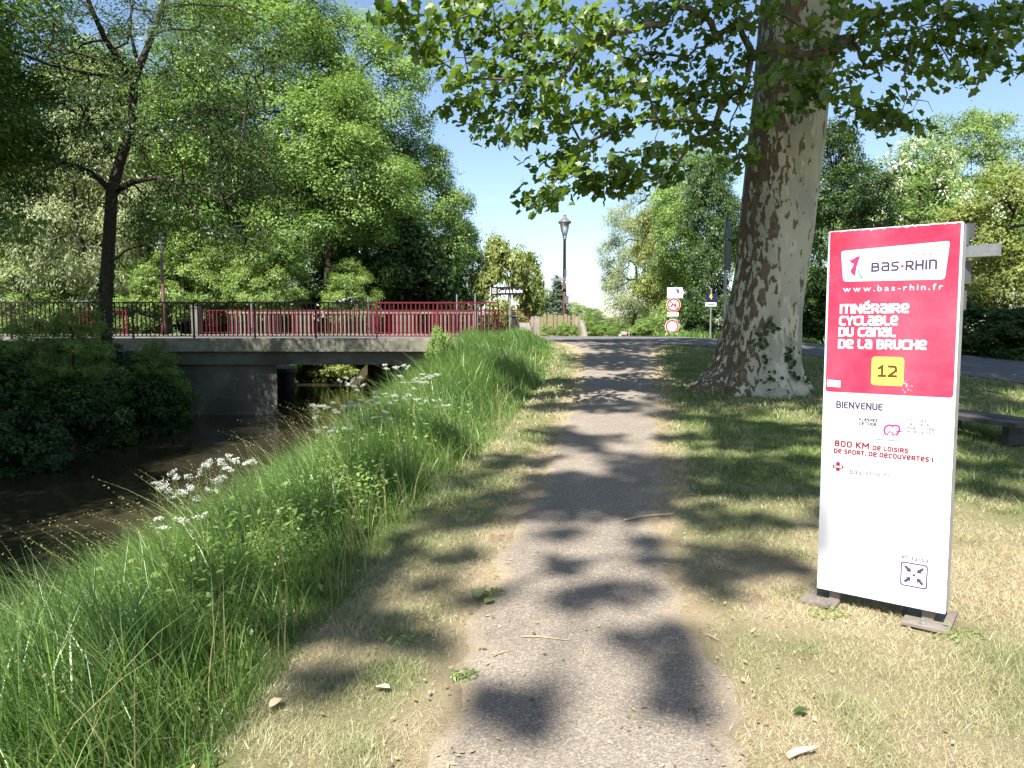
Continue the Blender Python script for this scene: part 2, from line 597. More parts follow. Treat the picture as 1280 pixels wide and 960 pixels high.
xs = axis(-500, -15, 14, 600, 0.18)
ys = axis(-160, -2, 36, 880, 0.22)
GX, GY = np.meshgrid(xs, ys)
GZ = hgt(GX, GY)
GD = dryness(GX, GY)
on_path = (GX > tab(T_PL, GY) - 0.05) & (GX < tab(T_PR, GY) + 0.05) & (GY < 23)
GD = np.where(on_path, 1.0, GD)
ground = grid_obj('ground', GX, GY, GZ, ground_material(), {'dry': GD.ravel(), 'earth': np.clip((tab(T_LE, GY) - 0.2 - GX) / 0.4, 0, 1).ravel() * (GX > -40).ravel()})  # bank earth coloured dark, partly standing in for tree shade

# water: opaque brown canal with a rippled mirror skin
wm = bpy.data.materials.new('canal_water')
wm.use_nodes = True
wt = wm.node_tree
wb = wt.nodes['Principled BSDF']
wb.inputs['Base Color'].default_value = (0.030, 0.026, 0.016, 1)
wb.inputs['Roughness'].default_value = 0.06
wb.inputs['IOR'].default_value = 1.33
wtc = wt.nodes.new('ShaderNodeTexCoord')
wmp = wt.nodes.new('ShaderNodeMapping')
wmp.inputs['Scale'].default_value = (1.6, 1.0, 1)
wnz = wt.nodes.new('ShaderNodeTexNoise')
wnz.inputs['Scale'].default_value = 2.6
wnz.inputs['Detail'].default_value = 4
wbp = wt.nodes.new('ShaderNodeBump')
wbp.inputs['Strength'].default_value = 0.16
wbp.inputs['Distance'].default_value = 0.05
wt.links.new(wtc.outputs['Object'], wmp.inputs[0])
wt.links.new(wmp.outputs[0], wnz.inputs[0])
wt.links.new(wnz.outputs[0], wbp.inputs['Height'])
wt.links.new(wbp.outputs[0], wb.inputs['Normal'])
yy = np.concatenate([np.arange(-150, 0, 6.0), np.arange(0, 50, 1.0), np.arange(50, 300, 8.0)])
WX = np.stack([tab(T_LW, yy) - 0.7, tab(T_RW, yy) + 0.7], 1)
WY = np.stack([yy, yy], 1)
grid_obj('water', WX, WY, np.full_like(WX, WATER_Z), wm)

# foot and cycle path
py = np.concatenate([np.arange(-6, 23.6, 0.06)])
us = np.linspace(0, 1, 25)
jl = 0.16 * (vnoise(py, 0 * py, 0.9, 15) - 0.5) + 0.14 * (vnoise(py, 0 * py, 2.3, 11) - 0.5) + 0.10 * (vnoise(py, 0 * py, 7.0, 12) - 0.5) + 0.06 * (vnoise(py, 0 * py, 15.0, 17) - 0.5)
jr = 0.16 * (vnoise(py, 0 * py, 0.8, 16) - 0.5) + 0.14 * (vnoise(py, 0 * py, 2.1, 13) - 0.5) + 0.10 * (vnoise(py, 0 * py, 6.0, 14) - 0.5) + 0.06 * (vnoise(py, 0 * py, 16.0, 18) - 0.5)
L_, R_ = tab(T_PL, py) + jl, tab(T_PR, py) + jr
PX = L_[:, None] + (R_ - L_)[:, None] * us[None]
PY = np.repeat(py[:, None], 25, 1)
edge_drop = np.where((us == 0) | (us == 1), -0.03, 0.0)[None]
grid_obj('path', PX, PY, hgt(PX, PY) + 0.014 + edge_drop, path_material('path_asphalt', (0.266, 0.230, 0.191), (0.195, 0.170, 0.143), 0.8, True),
         {'edge': np.clip(1 - np.minimum((PX - L_[:, None]), (R_[:, None] - PX)) / 0.19, 0, 1).ravel()})

# road over the bridge and away to the right
near = [(-60, 23.25), (-20, 23.25), (-3, 23.25), (0, 23.1), (1.5, 22.5), (4.9, 20.9), (7.6, 18.6), (9.6, 15.4), (11, 12), (12.2, 7), (13.5, 0), (16, -30)]
far_ = [(-60, 30.85), (-20, 30.85), (-3, 30.85), (1.5, 30.8), (4.5, 30.2), (8.5, 27.6), (11.6, 23.6), (13.6, 19.4), (15.6, 14.5), (17.2, 8), (18.5, 0), (21, -30)]


def dens(p, n):
    p = np.array(p, float)
    d = np.r_[0, np.cumsum(np.linalg.norm(np.diff(p, axis=0), axis=1))]
    t = np.linspace(0, 1, len(p))
    tt = np.linspace(0, 1, n)
    return np.stack([np.interp(tt, t, p[:, 0]), np.interp(tt, t, p[:, 1])], 1)


def smooth_poly(p, n, it=14):
    q = dens(p, n)
    for _ in range(it):
        q[1:-1] = 0.25 * q[:-2] + 0.5 * q[1:-1] + 0.25 * q[2:]
    return q


nn, ff = smooth_poly(near, 220), smooth_poly(far_, 220)
us = np.linspace(0, 1, 24)
RX = nn[:, None, 0] + (ff - nn)[:, None, 0] * us[None]
RY = nn[:, None, 1] + (ff - nn)[:, None, 1] * us[None]
M['road'] = path_material('road_asphalt', (0.17, 0.165, 0.165), (0.11, 0.108, 0.11), 0.5)
grid_obj('road', RX, RY, h0(RX, RY) + 0.022, M['road'])
# far continuation of the path beyond the road
fy = np.concatenate([np.arange(30.6, 60, 0.5), np.arange(60, 260, 4.0)])
cxp = 4.9 + (fy - 31) * 0.1535
us = np.linspace(-1.3, 1.3, 5)
FX = cxp[:, None] + us[None]
FY = np.repeat(fy[:, None], 5, 1)
o = grid_obj('path', FX, FY, hgt(FX, FY) + 0.03, path_material('far_path_gravel', (0.33, 0.28, 0.23), (0.25, 0.21, 0.18), 0.4))

# ------------------------------------------------------------------ bridge
DECK = 1.155


def build_bridge():
    t = thing('road_bridge', 'low concrete road bridge crossing the dark canal', 'bridge', (-7.5, 27, 0))
    lx, ly = -7.5, 27.0

    def P(p):
        return [(a - lx, b - ly) for a, b in p]
    MB().prism_z(P([(-22, 22.92), (-0.35, 22.92), (-0.35, 32.7), (-22, 32.7)]), DECK - 0.33, DECK).obj('deck', M['concrete'], t)
    MB().box((-11.17 - lx, 23.03 - ly, DECK + 0.04), (21.64, 0.20, 0.075)).obj('kerb', M['concrete_pale'], t)
    MB().box((-11.17 - lx, 31.85 - ly, DECK + 0.055), (21.64, 1.68, 0.105)).obj('pavement', M['concrete_pale'], t)
    for y in (23.45, 27.2, 31.0):
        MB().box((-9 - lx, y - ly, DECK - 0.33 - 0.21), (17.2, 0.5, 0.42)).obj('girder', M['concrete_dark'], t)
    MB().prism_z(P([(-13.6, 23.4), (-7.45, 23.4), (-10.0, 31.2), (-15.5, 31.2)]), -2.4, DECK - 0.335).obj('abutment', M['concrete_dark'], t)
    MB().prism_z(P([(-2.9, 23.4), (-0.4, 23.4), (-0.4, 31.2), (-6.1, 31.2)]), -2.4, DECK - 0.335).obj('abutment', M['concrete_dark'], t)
    return t


build_bridge()


def railing(name, label, x0, x1, y, ztop, zbot, m_of, base, post_gap=1.83, bal_gap=0.131, lean=0.0, group=None):
    t = thing(name, label, 'railing', (x0, y, base), 0, group)
    L = x1 - x0
    hh = ztop - base

    def seg(nm, a, b, z, d):
        MB().box(((a + b) / 2, 0, z), (b - a, *d)).obj(nm, m_of((a + b) / 2 + x0), t)
    n = max(1, round(L / post_gap))
    for i in range(n):
        a, b = L * i / n, L * (i + 1) / n
        seg('top_rail', a + 0.002, b - 0.002, hh, (0.06, 0.045))
        seg('bottom_rail', a + 0.024, b - 0.024, zbot - base, (0.03, 0.03))
    pm = {}
    for i in range(n + 1):
        x = L * i / n
        mm = m_of(x + x0)
        key = ('p', mm.name)
        if key not in pm:
            pm[key] = MB().box((0, 0, (hh - 0.024) / 2), (0.05, 0.05, hh - 0.024)).mesh('post', mm)
        link('post', pm[key], t, (x, 0, 0))
    for i in range(n):
        a, b = L * i / n, L * (i + 1) / n
        k = round((b - a) / bal_gap)
        for j in range(1, k):
            x = a + (b - a) * j / k
            mm = m_of(x + x0)
            key = ('b', mm.name)
            if key not in pm:
                z0, z1 = zbot - base + 0.016, hh - 0.024
                pm[key] = MB().box((0, 0, (z0 + z1) / 2), (0.028, 0.028, z1 - z0)).mesh('baluster', mm)
            link('baluster', pm[key], t, (x + rng.normal() * 0.004, 0, 0))
    return t


railing('bridge_railing', 'near railing of the bridge, red, with shade coloured in dark at left', -21.2, -0.42, 23.02, 2.33, 1.30,
        lambda x: M['red_paint'] if -4.6 < x < -1.15 else M['shaded_red_paint'], DECK + 0.078)
railing('bridge_railing', 'red far railing of the bridge starting at the concrete pillar', -13.0, 0.68, 31.2, 2.27, 1.34,
        lambda x: M['red_paint'], DECK + 0.108, 2.0, 0.15)
railing('bridge_railing', 'short red far railing piece at the left end of the bridge', -18.9, -16.2, 31.2, 2.27, 1.34,
        lambda x: M['red_paint'], DECK + 0.108, 1.35, 0.15)

# slatted concrete parapet behind the red railing
t = thing('slatted_parapet', 'pale slatted parapet standing behind the red bridge railing', 'parapet', (-12.4, 32.35, DECK + 0.108))
MB().box((5.75, 0, 0.93), (11.5, 0.12, 0.09)).obj('coping', M['concrete_pale'], t)
sl = MB().box((0, 0, 0.442), (0.065, 0.07, 0.884)).mesh('slat', M['concrete_pale'])
for i in range(66):
    link('slat', sl, t, (0.06 + i * 0.1745, 0, 0))
tag(MB().box((0, 0, 0.56), (0.3, 0.35, 1.12)).box((0, 0, 1.14), (0.36, 0.41, 0.05)).obj('concrete_pillar', M['concrete_dark'], None, (-13.25, 31.2, DECK + 0.108)),
    'square concrete pillar ending the red bridge railing', 'pillar')
# capped pier seen beneath the bridge
px_ = at(356, 462, 33.5)
pr = thing('capped_pier', 'round capped concrete pier in the canal beyond the bridge', 'pier', (px_[0], px_[1], -2.0))
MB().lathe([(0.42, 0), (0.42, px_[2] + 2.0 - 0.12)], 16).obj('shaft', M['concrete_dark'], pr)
MB().lathe([(0.54, px_[2] + 2.0 - 0.115), (0.54, px_[2] + 2.0 + 0.06), (0.36, px_[2] + 2.0 + 0.18), (0.1, px_[2] + 2.0 + 0.24)], 16).obj('cap', M['concrete'], pr)

# slim grey posts behind the far railing
for k, (x, y, lab) in enumerate([(460, 371, 'slim grey post above the railing at the middle of the bridge'), (571, 368, 'left one of two slim grey posts by the canal sign'),
                                 (594, 367, 'right one of two slim grey posts by the canal sign'), (314, 376, 'slim grey post above the left part of the red railing')]):
    p = at(x, y, 31.75)
    MB_ = MB().tube([(0, 0, 0), (0, 0, p[2] - 1.26)], 0.032, 8)
    tag(MB_.obj('marker_post', M['grey_metal'], None, (p[0], p[1], 1.262)), lab, 'post')

# ------------------------------------------------------------------ leaves
LOBED = np.array([(0, 0), (-0.08, 0.42), (0.22, 0.36), (0.48, 0.56), (0.58, 0.33), (0.80, 0.26), (1, 0), (0.80, -0.26), (0.58, -0.33), (0.48, -0.56), (0.22, -0.36), (-0.08, -0.42)])


def leaf_frame(n_leaf, out, up_bias, out_bias, rnd, droop, rg):
    nrm = unit(out * out_bias + (np.array([0, 0, 0.55]) + TO_SUN * 0.55) * up_bias + rg.normal(size=(n_leaf, 3)) * rnd)
    t = rg.normal(size=(n_leaf, 3)) + out * 0.8
    t[:, 2] -= droop
    t = unit(t - nrm * np.sum(t * nrm, 1, keepdims=True))
    b = np.cross(nrm, t)
    return nrm, t, b


def diamonds(pos, out, size, aspect, tone, rg, up=0.55, ob=0.9, rnd=0.45, droop=0.3):
    n = len(pos)
    nrm, t, b = leaf_frame(n, out, up, ob, rnd, droop, rg)
    L = (size * rg.uniform(0.65, 1.25, n))[:, None]
    Wd = L * aspect * 0.5
    p0 = pos - t * L * 0.5
    p1 = pos - t * L * 0.05 + b * Wd + nrm * Wd * 0.3
    p2 = pos + t * L * 0.5
    p3 = pos - t * L * 0.05 - b * Wd + nrm * Wd * 0.3
    V = np.stack([p0, p1, p2, p3], 1).reshape(-1, 3)
    Fc = np.arange(4 * n).reshape(n, 4)
    return V, Fc, np.repeat(tone, 4)


def lobed(pos, out, size, tone, rg, up=0.8, ob=0.35, rnd=0.65, droop=0.6):
    n = len(pos)
    nrm, t, b = leaf_frame(n, out, up, ob, rnd, droop, rg)
    L = (size * rg.uniform(0.6, 1.25, n))[:, None, None]
    x, y = LOBED[:, 0] - 0.35, LOBED[:, 1]
    rim = pos[:, None] + L * (t[:, None] * x[None, :, None] + b[:, None] * y[None, :, None] * 0.95 + nrm[:, None] * ((np.abs(y) * 0.22 - np.maximum(x, 0) ** 2 * 0.35)[None, :, None]))
    V = np.concatenate([pos[:, None], rim], 1)
    k = 13
    o = np.arange(n)[:, None, None] * k
    f = np.stack([np.zeros(12, int), np.arange(1, 13), np.r_[np.arange(2, 13), 1]], 1)[None]
    return V.reshape(-1, 3), (o + f).reshape(-1, 3), np.repeat(tone, k)


def clumps(cent, out, per, spread, rg, flat=0.75):
    n = len(cent)
    g = rg.normal(size=(n, per, 3)) * spread
    g[..., 2] *= flat
    pos = (cent[:, None] + g).reshape(-1, 3)
    return pos, np.repeat(out, per, 0)


def network(nodes, roots, up_pull=0.0):
    "grow branches: every node hangs on the nearest point already reached; returns parents (index into roots+nodes)"
    allp = np.concatenate([roots, nodes])
    nr = len(roots)
    d0 = np.min(np.linalg.norm(nodes[:, None] - roots[None], axis=2), 1)
    order = np.argsort(d0)
    done = list(range(nr))
    path = {i: 0.0 for i in done}
    par = {}
    for k in order:
        q = nodes[k]
        dd = np.array([np.linalg.norm(allp[j] - q) + 0.35 * path[j] for j in done])
        j = done[int(np.argmin(dd))]
        par[nr + k] = j
        path[nr + k] = path[j] + np.linalg.norm(allp[j] - q)
        done.append(nr + k)
    return allp, par


def branch_mesh(mb, allp, par, r_tip, power, rg, sides=5, sag=0.06, rmax=0.2):
    cnt = {k: 1 for k in par}
    order = list(par)[::-1]
    for k in order:
        if par[k] in cnt:
            cnt[par[k]] += cnt[k]
    for k, j in par.items():
        a, b = allp[j], allp[k]
        L = np.linalg.norm(b - a)
        m1 = a + (b - a) * 0.35 + rg.normal(size=3) * L * sag + np.array([0, 0, L * sag])
        m2 = a + (b - a) * 0.7 + rg.normal(size=3) * L * sag + np.array([0, 0, L * sag])
        rb = min(r_tip * cnt[k] ** power, rmax)
        ra = min(rb * 1.25, rmax)
        mb.tube([a, m1, m2, b], [ra, ra * 0.95, rb, rb * 0.85], sides, False)


def tube_trunk(mb, pts, rad, sides=9):
    mb.tube(pts, rad, sides)


def puffs_in(c, r, n, pr, rg, shell=0.55, low=-0.75):
    out = []
    tries = 0
    while len(out) < n and tries < 4000:
        tries += 1
        d = unit(rg.normal(size=3))
        if d[2] < low:
            continue
        q = shell + (1 - shell) * rg.random() ** 0.7
        p = np.array(c) + d * np.array(r) * q
        if all(np.linalg.norm(p - o) > pr * 0.75 for o in out):
            out.append(p)
    return np.array(out)


def foliage(puffs, pr, cl, per, size, aspect, rg, spread=0.17, centre=None, droop=0.3, flat=0.7):
    cents, outs, tones = [], [], []
    for p in puffs:
        rr = pr * rg.uniform(0.75, 1.25)
        d = unit(rg.normal(size=(cl * 2, 3)) + np.array([0, 0, 0.35]))
        if centre is not None:
            d = unit(d + unit(p - centre) * 0.45)
        d = d[d[:, 2] > -0.55][:cl]
        q = rg.uniform(0.55, 1.05, (len(d), 1))
        c = p + d * q * rr * np.array([1, 1, 0.8])
        cents.append(c)
        outs.append(d)
        tones.append(np.clip(rg.normal(0.5, 0.16) + rg.normal(0, 0.14, len(d)), 0, 1))
    cents, outs, tones = np.concatenate(cents), np.concatenate(outs), np.concatenate(tones)
    pos, out = clumps(cents, outs, per, spread * pr, rg, flat)
    tone = np.clip(np.repeat(tones, per) + rg.normal(0, 0.16, len(pos)), 0, 1)
    return diamonds(pos, out, size, aspect, tone, rg, droop=droop)


def make_tree(seed, height, crown_c, crown_r, n_puff, pr, leaf, size=0.2, aspect=0.5, cl=34, per=15, trunk_r=0.2, bark='bark', lean=0.0, extra=(), low=-0.75, droop=0.3, shell=0.5, spread=0.17, blossom=0.0):
    "mesh data of a trunk with limbs and of a crown, base at the origin"
    rg = np.random.default_rng(seed)
    P = puffs_in(crown_c, crown_r, n_puff, pr, rg, shell, low)
    for c, r, n in extra:
        P = np.concatenate([P, puffs_in(c, r, n, pr, rg, shell, low)])
    top = crown_c[2] + crown_r[2] * 0.55
    k = 7
    zs = np.linspace(0, top, k)
    cx = np.interp(zs, [0, top], [0, crown_c[0]]) + np.r_[0, rg.normal(0, 0.18, k - 1)]
    cyy = np.interp(zs, [0, top], [0, crown_c[1]]) + np.r_[0, rg.normal(0, 0.18, k - 1)]
    axis_ = np.stack([cx, cyy, zs], 1)
    rad = np.linspace(trunk_r, 0.05, k)
    rad[0] *= 1.25
    mb = MB()
    tube_trunk(mb, list(axis_ + np.array([[0, 0, -0.25]] + [[0, 0, 0]] * (k - 1))), list(rad))
    fine = np.stack([np.interp(np.linspace(max(0.8, crown_c[2] - crown_r[2]), top, 9), zs, cx), np.interp(np.linspace(max(0.8, crown_c[2] - crown_r[2]), top, 9), zs, cyy), np.linspace(max(0.8, crown_c[2] - crown_r[2]), top, 9)], 1)
    allp, par = network(P, fine)
    branch_mesh(mb, allp, par, 0.028, 0.5, rg)
    tm = mb.mesh('trunk', M[bark], True)
    V, Fc, tone = foliage(P, pr, cl, per, size, aspect, rg, centre=np.array(crown_c), droop=droop, spread=spread)
    cm = mesh_np('crown', V, Fc, M[leaf], {'tone': tone})
    bm_ = None
    if blossom:
        sel = rg.random(len(P)) < 0.95
        V, Fc, tone = foliage(P[sel], pr * 1.06, int(cl * blossom), 10, size * 0.8, 0.55, rg, centre=np.array(crown_c), droop=1.2, spread=0.10, flat=1.5)
        bm_ = mesh_np('blossom', V, Fc, M['blossom'], {'tone': tone})
    return tm, cm, bm_


def plant_tree(name, meshes, label, cat, loc, rz=0.0, sc=1.0, group=None, crown_name='crown', mat_override=None):
    t = thing(name, label, cat, loc, rz, group)
    t.scale = (sc, sc, sc) if not hasattr(sc, '__len__') else sc
    tm, cm, bm_ = meshes
    if tm is not None:
        link('trunk', tm, t)
    c = link(crown_name, cm, t)
    if bm_ is not None:
        link('blossom', bm_, t)
    if mat_override:
        c.material_slots[0].link = 'OBJECT'
        c.material_slots[0].material = M[mat_override]
    return t


# ------------------------------------------------------------------ woods: prototypes, then each tree on its own
PT = {}
PT['ash'] = make_tree(11, 18, (0.3, 0, 10.5), (4.4, 4.2, 7.6), 72, 1.45, 'leaf_ash', 0.20, 0.50, 54, 15, 0.30)
PT['ash_b'] = make_tree(12, 16, (-0.4, 0.3, 9.0), (4.0, 4.0, 6.6), 62, 1.4, 'leaf_ash', 0.195, 0.50, 54, 15, 0.26)
PT['bright'] = make_tree(13, 8, (0, 0, 4.2), (2.9, 2.9, 3.5), 42, 1.0, 'leaf_bright', 0.19, 0.5, 38, 15, 0.14, low=-0.95)
PT['willow'] = make_tree(14, 11, (0, 0, 6.0), (3.6, 3.4, 5.2), 56, 1.15, 'leaf_willow', 0.24, 0.24, 40, 16, 0.24, droop=1.6, low=-0.9, spread=0.22)
PT['dark'] = make_tree(15, 10, (0, 0, 5.4), (2.8, 2.8, 5.2), 52, 1.1, 'leaf_dark', 0.2, 0.5, 38, 15, 0.17, low=-0.95)
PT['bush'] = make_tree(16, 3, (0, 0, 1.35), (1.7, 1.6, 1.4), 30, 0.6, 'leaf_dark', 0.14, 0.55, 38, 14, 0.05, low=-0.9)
PT['robinia'] = make_tree(17, 9, (0, 0, 6.0), (2.4, 2.4, 3.4), 40, 0.95, 'leaf_ash', 0.2, 0.45, 26, 13, 0.17, blossom=1.0)
PT['thin'] = make_tree(18, 10, (0.2, 0, 6.2), (1.7, 1.7, 4.4), 34, 0.8, 'leaf_dark', 0.18, 0.5, 26, 12, 0.13, shell=0.3)

# left wood beyond the bridge
G_L = 'trees of the wood beyond the bridge'
plant_tree('tall_tree', PT['ash'], 'tallest leafy tree of the left wood, sunlit edge against the blue sky', 'tree', (-8.7, 43, 0.6), 0.4, (0.92, 0.92, 1.02), G_L)
plant_tree('tall_tree', PT['ash_b'], 'rounded leafy tree at the right end of the left wood', 'tree', (-5.9, 46, 0.5), 2.1, (0.78, 0.78, 0.8), G_L)
plant_tree('tall_tree', PT['ash'], 'tall dense tree behind the middle of the bridge', 'tree', (-12.6, 41, 0.7), 2.6, 1.16, G_L)
plant_tree('tall_tree', PT['ash_b'], 'bright green tree behind the red railing, lower branches bare', 'tree', (-9.6, 38.2, 0.7), 4.0, (0.92, 0.9, 0.84), G_L)
plant_tree('tall_tree', PT['ash_b'], 'tall tree behind the left lamp post', 'tree', (-17.6, 42, 0.7), 1.2, (1.1, 1.1, 0.93), G_L)
plant_tree('tall_tree', PT['ash'], 'tall tree filling the upper left corner of the wood', 'tree', (-24.5, 45, 0.7), 5.0, (1.05, 1.05, 0.93), G_L)
plant_tree('willow_tree', PT['willow'], 'pale silvery willow at the left behind the railing', 'tree', (-21.2, 36.5, 0.8), 0.3, 0.98)
plant_tree('willow_tree', PT['willow'], 'taller pale willow half hidden behind the slender ash', 'tree', (-22.5, 44, 0.8), 2.2, (1.25, 1.25, 1.45))
plant_tree('tall_tree', PT['ash_b'], 'dark tree at the left edge behind the pale willow', 'tree', (-29, 41, 0.7), 3.3, 1.05, G_L)
plant_tree('poplar_tree', PT['thin'], 'thin pointed tree rising at the right edge of the wood', 'tree', (-4.9, 62, 0.4), 0.3, (1.0, 1.0, 1.32))
G_S = 'sunlit shrubs along the far bridge railing'
for k, (x, y, d, s, lab) in enumerate([(230, 352, 36, 0.62, 'sunlit shrub right of the left lamp post'), (345, 350, 35.5, 0.55, 'sunlit shrub above the red railing left of centre'),
                                       (440, 372, 36, 0.46, 'small bright shrub poking above the middle of the railing'), (290, 360, 36.5, 0.55, 'sunlit shrub between the lamp post and the red railing'),
                                       (175, 385, 35.5, 0.55, 'bright shrub behind the ivy clad trunk'), (90, 372, 36, 0.5, 'bright shrub by the left red railing piece'),
                                       (20, 380, 36, 0.55, 'bright shrub at the left edge behind the railing')]):
    p = at(x, y, d)
    plant_tree('sunlit_shrub', PT['bright'], lab, 'shrub', (p[0], p[1], p[2] - 4.4 * s), k * 1.3, s, G_S)
G_U = 'dark undergrowth below the left wood'
for k, (x, d, s, lab) in enumerate([(380, 40, 1.5, 'dark undergrowth behind the red railing, left part'), (450, 41, 1.6, 'dark undergrowth behind the middle of the red railing'),
                                    (520, 42.5, 1.7, 'dark undergrowth behind the right part of the red railing'), (548, 45, 1.2, 'dark undergrowth left of the canal sign'),
                                    (310, 41, 1.6, 'dark undergrowth behind the sunlit shrubs'), (240, 42, 1.7, 'dark undergrowth deep behind the lamp post'),
                                    (130, 41, 1.6, 'dark undergrowth behind the ivy clad trunk'), (40, 41, 1.7, 'dark undergrowth under the pale willow')]):
    p = at(x, 405, d)
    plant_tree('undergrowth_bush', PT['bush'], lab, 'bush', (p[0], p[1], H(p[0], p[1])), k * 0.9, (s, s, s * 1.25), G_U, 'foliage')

# under and beyond the bridge
plant_tree('canal_bush', PT['bush'], 'sunlit bush hanging over the water beyond the bridge', 'bush', (-8.2, 37.5, -1.25), 0.7, (1.15, 1.0, 0.85), None, 'foliage', 'leaf_olive')
plant_tree('canal_bush', PT['bush'], 'grey green bush beside the capped pier', 'bush', (-11.6, 35.8, -1.5), 1.7, (0.8, 0.8, 0.55), None, 'foliage')
plant_tree('canal_bush', PT['bush'], 'dark bush closing the view under the bridge', 'bush', (-10.2, 41.5, -1.1), 2.7, (1.8, 1.3, 1.0), None, 'foliage')

# left bank in the shade
G_B = 'bushes on the shaded left bank'
for k, (x, y, z, s, lab) in enumerate([(-11.6, 20.8, -1.0, 0.72, 'bush at the foot of the bridge left of the abutment'), (-11.9, 17.6, -1.15, 0.78, 'bush left of the ivy clad trunk with sunlit top'),
                                       (-13.6, 19.8, -1.0, 0.72, 'bush under the railing near the left edge'), (-10.9, 15.0, -1.25, 0.75, 'low dark bush at the water on the left'),
                                       (-12.6, 15.4, -0.9, 0.8, 'dark bush at the left edge above the water'), (-10.3, 21.6, -1.3, 0.55, 'small bush in front of the dark abutment'),
                                       (-13.2, 21.8, -0.6, 0.6, 'bush just below the left part of the railing'), (-10.6, 12.6, -1.35, 0.75, 'bush dipping into the water at the left edge'),
                                       (-10.1, 17.2, -1.5, 0.62, 'bush hanging into the water below the ivy clad trunk'), (-9.9, 19.6, -1.5, 0.6, 'bush at the waterline before the abutment'),
                                       (-15.5, 21.0, -0.6, 0.7, 'bush at the far left end of the railing'), (-11.2, 19.2, -1.2, 0.7, 'bush right beside the ivy clad trunk'),
                                       (-9.9, 14.0, -1.6, 0.6, 'bush overhanging the canal at the left'), (-11.6, 22.0, -1.6, 0.6, 'bush against the left end of the abutment')]):
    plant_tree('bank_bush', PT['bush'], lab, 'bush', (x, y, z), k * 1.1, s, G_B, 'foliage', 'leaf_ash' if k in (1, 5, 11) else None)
G_V = 'leafy saplings on the shaded left bank'
for k, (x, y, d, s, lab) in enumerate([(92, 448, 17.6, 0.26, 'bright leafy sapling on the left bank, largest of the three'), (32, 462, 17.0, 0.22, 'leafy sapling at the left edge below the railing'), (192, 468, 20.6, 0.20, 'leafy sapling leaning before the dark abutment')]):
    p = at(x, y, d)
    plant_tree('bank_sapling', PT['bright'], lab, 'sapling', (p[0], p[1], p[2] - 4.6 * s), k * 2.1, (s, s, s * 1.15), G_V)  # bright leaf colour stands in for sunlight on these saplings
G_C = 'trees lining the near left bank'
for k, (x, y, s, rz) in enumerate([(-12.6, 11.0, 0.78, 0.5), (-12.6, 6.2, 0.8, 2.5), (-14.2, 15.8, 0.85, 3.5), (-10.8, -1.0, 0.85, 1.5)]):
    plant_tree('bank_tree', PT['ash_b'], ['leafy tree beyond the left edge leaning over the near bank', 'second leafy tree beyond the left edge over the canal', 'leafy tree at the left edge beside the bridge', 'leafy tree on the canal bank behind the viewer'][k],
               'tree', (x, y, 0.2), rz, s, G_C)

# right bank and far trees
def tree_at(name, kind, x, ytop, ybase, d, label, cat='tree', rz=0.0, wpx=None, top_h=None, group=None, mo=None, z0=None):
    p = at(x, ytop, d)
    g = H(p[0], p[1]) if z0 is None else z0
    HT = {'ash': 18.6, 'ash_b': 16.2, 'bright': 8.2, 'willow': 11.6, 'dark': 10.9, 'bush': 3.1, 'robinia': 9.9, 'thin': 11.2}[kind]
    WD = {'ash': 11.2, 'ash_b': 10.4, 'bright': 7.4, 'willow': 9.2, 'dark': 7.4, 'bush': 4.4, 'robinia': 6.4, 'thin': 4.8}[kind]
    sz = (p[2] - g) / HT
    sx = (wpx / F * d) / WD if wpx else sz
    return plant_tree(name, PT[kind], label, cat, (p[0], p[1], g), rz, (sx, sx, sz), group, 'crown', mo)


tree_at('round_tree', 'bush', 634, 292, 400, 47, 'round yellow green tree between the wood and the lamp post', rz=0.5, wpx=104, mo='leaf_olive')
tree_at('tree', 'dark', 582, 318, 410, 56, 'dark tree between the wood and the round yellow green tree', rz=1.5, wpx=70)
tree_at('willow_tree', 'willow', 797, 240, 430, 55, 'pale drooping willow above the far end of the path', rz=1.0, wpx=108)
tree_at('tree', 'bright', 838, 215, 435, 46, 'yellow green tree behind the round traffic signs', rz=0.2, wpx=100, mo='leaf_olive')
tree_at('tree', 'ash_b', 872, 178, 435, 42, 'tall green tree between the willow and the plane trunk', rz=2.0, wpx=130)
tree_at('tree', 'dark', 893, 190, 440, 35.5, 'dark tree just left of the plane trunk', rz=0.8, wpx=92)
tree_at('hedge_bush', 'bush', 850, 372, 432, 37, 'leafy bush behind the traffic signs', 'bush', rz=0.4, wpx=80, mo='leaf_bright')
tree_at('hedge_bush', 'bush', 812, 398, 432, 40, 'leafy bush left of the traffic signs', 'bush', rz=1.4, wpx=60, mo='leaf_ash')
tree_at('hedge_bush', 'bush', 886, 368, 436, 33.5, 'dark bush behind the blue sign', 'bush', rz=2.4, wpx=70)
tree_at('tree', 'dark', 1048, 150, 440, 27, 'dark tree right behind the plane trunk', rz=2.8, wpx=110)
tree_at('tree', 'thin', 1085, 165, 440, 25, 'thin dark tree right of the plane trunk', rz=0.6, wpx=90)
tree_at('blossoming_robinia', 'robinia', 1150, 165, 440, 30, 'robinia covered in white blossom above the tall sign', rz=0.4, wpx=150)
tree_at('blossoming_robinia', 'robinia', 1262, 215, 440, 31, 'robinia with sparse white blossom at the right edge', rz=2.1, wpx=120)
tree_at('tree', 'ash_b', 1222, 128, 440, 40, 'tall pale green tree at the upper right', rz=0.9, wpx=170, mo='leaf_bright')
tree_at('tree', 'bright', 1268, 205, 440, 25, 'olive green tree at the right edge above the fence', rz=0.1, wpx=190, mo='leaf_olive')
tree_at('tree', 'ash_b', 1180, 215, 440, 34, 'green tree low behind the tall sign', rz=1.9, wpx=170)
